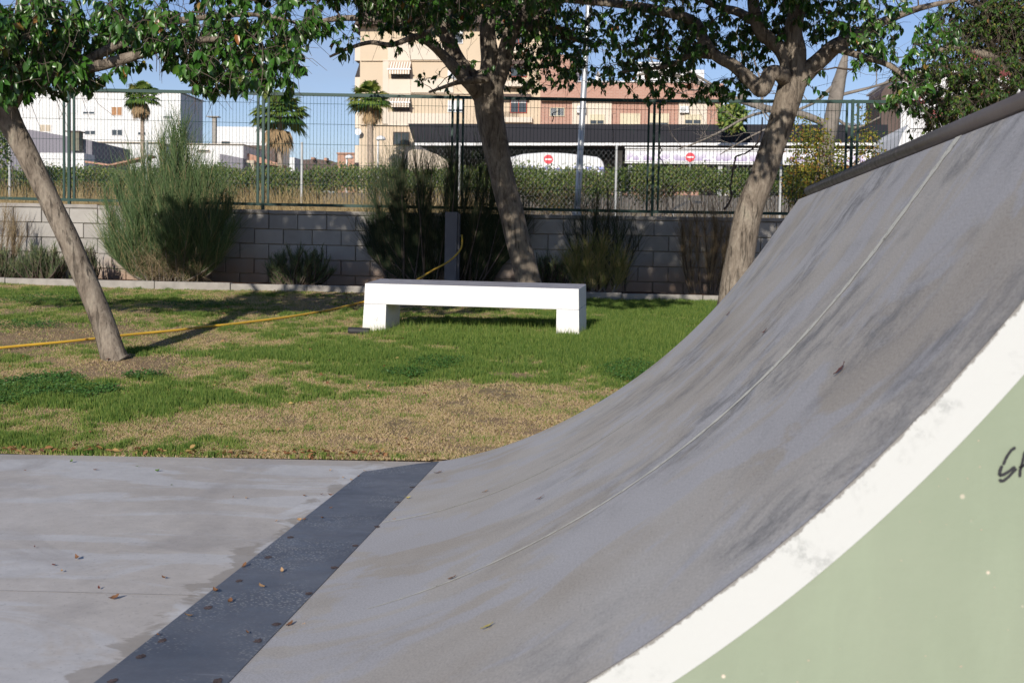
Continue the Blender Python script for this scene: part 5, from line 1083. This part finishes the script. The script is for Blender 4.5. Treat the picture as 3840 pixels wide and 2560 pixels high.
tag(link('lawn_grass', npmesh('lawn_grass', V, Fq, M_GRASS, False, {'tone': np.repeat(tone, 3)})), 'patchy lawn grass, green round the bench and dry near the slab', 'grass', kind='stuff')
# tall blades round the bench legs
n = 5200; x = rng.uniform(-2.3, 0.6, n); y = rng.uniform(11.1, 12.9, n) - .0; k = ~(((x > -2.42) & (x < -2.19) | (x > -.6) & (x < -.38)) & (y > 11.79) & (y < 12.28)); x, y = x[k], y[k]; n = len(x); hgt = rng.uniform(.05, .11, n); z = lawn(x, y); base = np.stack([x, y, z], 1); ph = rng.random(n) * 3.14; s = np.stack([np.cos(ph), np.sin(ph) * .5, ph * 0], 1) * .0028
tip = base + np.stack([rng.normal(0, .25, n), rng.normal(0, .25, n), np.ones(n)], 1) * hgt[:, None]; V = np.stack([base - s, base + s, tip], 1).reshape(-1, 3)
tag(link('tall_grass', npmesh('tall_grass', V, np.arange(3 * n).reshape(-1, 3), M_GRASS, False, {'tone': np.repeat(rng.uniform(.05, .4, n), 3)})), 'longer green blades growing round the bench legs', 'grass', kind='stuff')
# clover patches
Pc = []
for px, py, rx, ry, k in ((40, 900, 110, 36, 5500), (1000, 838, 60, 13, 1500), (930, 862, 60, 10, 1000), (1450, 855, 65, 22, 2600), (200, 905, 70, 14, 900), (60, 750, 80, 10, 800), (330, 868, 50, 8, 500), (110, 690, 120, 12, 1500), (470, 700, 90, 10, 1000)):
    p = atlawn(px * 1.6327, py * 1.6327); pa = atlawn(px * 1.6327, (py - ry) * 1.6327); r = np.sqrt(rng.random(k)) * np.clip(rng.normal(1, .12, k), .5, 1.3); a = rng.random(k) * 6.283
    Pc.append(np.stack([p.x + r * np.cos(a) * rx * 1.6327 * p.y / F, p.y + r * np.sin(a) * (pa.y - p.y), np.zeros(k)], 1))
Pc = np.concatenate(Pc); Pc = Pc[(Pc[:, 1] < 16) & (Pc[:, 1] > 6.3)]; n = len(Pc); Pc[:, 2] = lawn(Pc[:, 0], Pc[:, 1]) + rng.uniform(.01, .045, n)
V, Fq, tn = quads(Pc, np.stack([rng.normal(size=n), rng.normal(size=n), rng.uniform(-.2, .5, n)], 1), np.stack([rng.normal(0, .4, n), rng.normal(-.3, .4, n), np.ones(n)], 1), rng.uniform(.012, .024, n), rng.uniform(.010, .02, n), rng.random(n))
tag(link('clover', npmesh('clover', V, Fq, M_CLOVER, False, {'tone': tn})), 'dark green clover patches in the lawn', 'ground cover', kind='stuff')
# leaf litter in the lawn and along the slab edge
n1, n2 = 420, 170; x = np.r_[rng.uniform(-6, 1.2, n1), rng.uniform(-3.4, -.9, n2)]; y = np.r_[rng.uniform(6.4, 15.9, n1), np.array([edgeY(a) for a in x[n1:]]) + np.abs(rng.normal(0, .05, n2)) + .01]
ok = ~((x > -.95) & (y < 6.3)); x, y = x[ok], y[ok]; n = len(x); P = np.stack([x, y, np.maximum(lawn(x, y), 0) + rng.uniform(.012, .028, n)], 1)
D = np.stack([rng.normal(size=n), rng.normal(size=n), rng.normal(0, .3, n)], 1); Ls = rng.uniform(.02, .045, n); V, Fq, tn = leaf_arrays(P, D, np.stack([rng.normal(0, .5, n), rng.normal(0, .5, n), np.ones(n)], 1), Ls, Ls * .5, rng.random(n))
tag(link('leaf_litter', npmesh('leaf_litter', V, Fq, M_LITTER, True, {'tone': tn})), 'dry brown leaves scattered through the lawn and along the slab edge', 'leaves', kind='stuff')

# ------------------------------------------------------------------ single fallen leaves on slab, plate and ramp
def curl_leaf(pos, L_, ang, m, up, curl, label, group, tilt=None):
    mb = MB(); R_ = []
    ca, sa = math.cos(ang), math.sin(ang); n = 6
    up = Vector(up).normalized(); ex = (Vector((ca, sa, 0)) - up * up.dot(Vector((ca, sa, 0)))).normalized(); ey = up.cross(ex)
    for i in range(n + 1):
        t = i / n; w_ = L_ * .26 * math.sin(math.pi * min(max(t, .02), .97)) ** .8; zc = curl * L_ * (abs(t - .5) * 2) ** 2 * .6 + .003
        c = Vector(pos) + ex * (t - .5) * L_ + up * zc
        for k, s_ in enumerate((-1, 0, 1)): R_.append(c + ey * w_ * s_ + up * (abs(s_) * curl * w_ * .8 + (random.uniform(0, .003))))
    f = []
    for i in range(n):
        for k in range(2): a = i * 3 + k; f.append((a, a + 1, a + 4, a + 3))
    mb.add(R_, f); o = mb.build('fallen_leaf', m, None, True); return tag(o, label, 'leaf', group)
random.seed(80); GS, GP, GR = 'dry leaves on the light concrete slab', 'leaves on the dark strip', 'leaves lying on the curved ramp'
def zl(zx, zy): return zx / 1.47, 1600 + zy / 1.47
G1 = 'small dry brown leaf lying loose on the light concrete slab'; G2 = 'small curled dry leaf lying on the dark strip'; G3 = 'dry leaf caught along the edge between slab and dark strip'
slab_l = [((397, 191), M_LGREEN, 'flat green leaf near the left end of the slab edge', .06), ((528, 233), M_LBROWN, 'upright red-brown leaf near the lawn edge of the slab', .05), ((755, 216), M_LGREEN, 'tiny green leaf near the lawn edge of the slab', .03), ((873, 238), M_LGREEN, 'curved green leaf like a boat near the lawn edge', .06), ((944, 319), M_LGREEN, 'small green leaf furthest from the lawn edge', .035),
 ((428, 720), M_LBROWN, 'largest brown leaf on the left middle of the slab', .06), ((905, 828), M_LBROWN, 'rolled brown leaf in the middle of the slab', .04), ((632, 937), M_LBROWN, 'long flat brown leaf on the faint slab joint', .07), ((138, 237), M_LBROWN, 'tiny dark leaf at the far left beside the lawn edge', .025), ((1360, 390), M_LTAN, 'small tan leaf between the boat-like green leaf and the dark strip', .035), ((1680, 376), M_LBROWN, 'brown leaf just left of the leaf cluster at the dark strip', .04), ((1525, 516), M_LTAN, 'tan crumb of leaf on the pale cement band', .025), ((1820, 238), M_LTAN, 'tan leaf near the far corner of the slab', .03), ((345, 790), M_LTAN, 'tan flake just below the largest brown leaf on the left', .03), ((545, 883), M_LRED, 'dark curled leaf just above the faint slab joint', .03), ((190, 657), M_LRED, 'tiny dark leaf at the left above the largest brown leaf', .02), ((1285, 383), M_LBROWN, 'speck-like brown leaf in the far middle of the slab', .02), ((298, 755), M_LRED, 'dark sliver of leaf between the two larger left leaves', .03),
 ((1825, 380), M_LBROWN, 'folded brown leaf where the brown damp patch meets the dark strip', .055), ((1775, 370), M_LRED, 'dark leaf just above the folded brown leaf by the damp patch', .03), ((1978, 273), M_LBROWN, 'round brown leaf at the corner where the dark strip narrows', .03), ((1940, 295), M_LTAN, 'tan leaf right beside the round brown leaf near the narrowing corner', .045), ((2012, 247), M_LTAN, 'tan leaf furthest away along the dark strip edge', .04), ((1895, 278), M_LTAN, 'flat tan leaf on the slab near the narrowing corner of the strip', .035), ((1350, 768), M_LBROWN, 'brown leaf with pointed ends halfway along the strip edge', .06), ((1650, 507), M_LTAN, 'tan leaf of the touching pair on the strip edge', .045), ((1683, 511), M_LBROWN, 'brown leaf of the touching pair on the strip edge', .04), ((1190, 910), M_LBROWN, 'flat brown leaf on the damp patch by the lower strip edge', .06), ((875, 1152), M_LBROWN, 'small brown leaf low on the strip edge near the picture bottom', .03), ((1038, 1048), M_LTAN, 'round tan leaf at the corner of the white cement smear', .06),
 ((1443, 883), M_LTAN, 'tan curled leaf standing out in the middle of the dark strip', .055), ((1557, 797), M_LTAN, 'tan leaf above the middle of the dark strip', .045), ((1268, 963), M_LBROWN, 'flat brown leaf low in the middle of the dark strip', .055), ((1362, 1140), M_LBROWN, 'tiny brown leaf on the near part of the dark strip', .03), ((1778, 505), M_LBROWN, 'brown leaf on the upper left part of the dark strip', .04), ((1825, 450), M_LBROWN, 'small red-brown leaf at the top of the dark strip', .03), ((1600, 1092), M_LBROWN, 'brown leaf lying across the foot line of the ramp', .065), ((1670, 1098), M_LTAN, 'tan leaf just up the ramp foot', .04), ((2245, 397), M_LYEL, 'yellow leaf on the upper part of the ramp foot line', .06), ((2175, 512), M_LTAN, 'small tan leaf where the ramp joint meets the dark strip', .03)]
for (z_, m, lab, L_) in slab_l:
    px, py = zl(*z_); on = px > 0; p = atz(px, py, .006); grp = GP if p.x > -1.187 else GS
    curl_leaf((p.x, p.y, .005 if p.x > -1.19 else .001), L_ * .46, random.uniform(0, 6.28), m, (random.gauss(0, .15), random.gauss(-.25, .15), 1), random.uniform(.15, .65), lab, grp)
def ramp_hit(px, py):
    best = None
    for yy in np.linspace(YF, YN, 800):
        p = at(px, py, yy)
        if CURVE[0][0] < p.x < CURVE[-1][0]:
            zc = np.interp(p.x, CURVE[:, 0], CURVE[:, 1]); e = abs(zc - p.z)
            if best is None or e < best[0]: i = int(np.argmin(np.abs(CURVE[:, 0] - p.x))); t = CURVE[min(i + 1, nc - 1)] - CURVE[max(i - 1, 0)]; best = (e, (p.x, yy, zc), Vector((-t[1], 0, t[0])).normalized())
    return best[1], best[2]
for px, py, m, L_, lab in [(1822, 1845, M_LTAN, .045, 'tan leaf standing on the faint far joint of the ramp'), (2028, 1870, M_LBROWN, .05, 'thin brown leaf in the middle of the ramp, right of the far joint'), (1698, 2171, M_LBROWN, .04, 'brown leaf on the pale near joint low on the ramp'), (1832, 2355, M_LYEL, .05, 'yellow-brown leaf low on the near part of the ramp'), (1643, 1774, M_LBROWN, .07, 'long thin leaf near the far foot of the ramp'), (3158, 1388, M_LRED, .055, 'dark red leaf stuck high on the near ramp panel'), (2734, 1179, M_LRED, .05, 'tiny dark leaf near the far ramp edge'), (2873, 1244, M_LRED, .045, 'dark sliver of leaf high on the far ramp panel')]:
    p, nn = ramp_hit(px, py); curl_leaf(p, L_ * .6, random.uniform(-.5, .5), m, nn, .2, lab, GR)
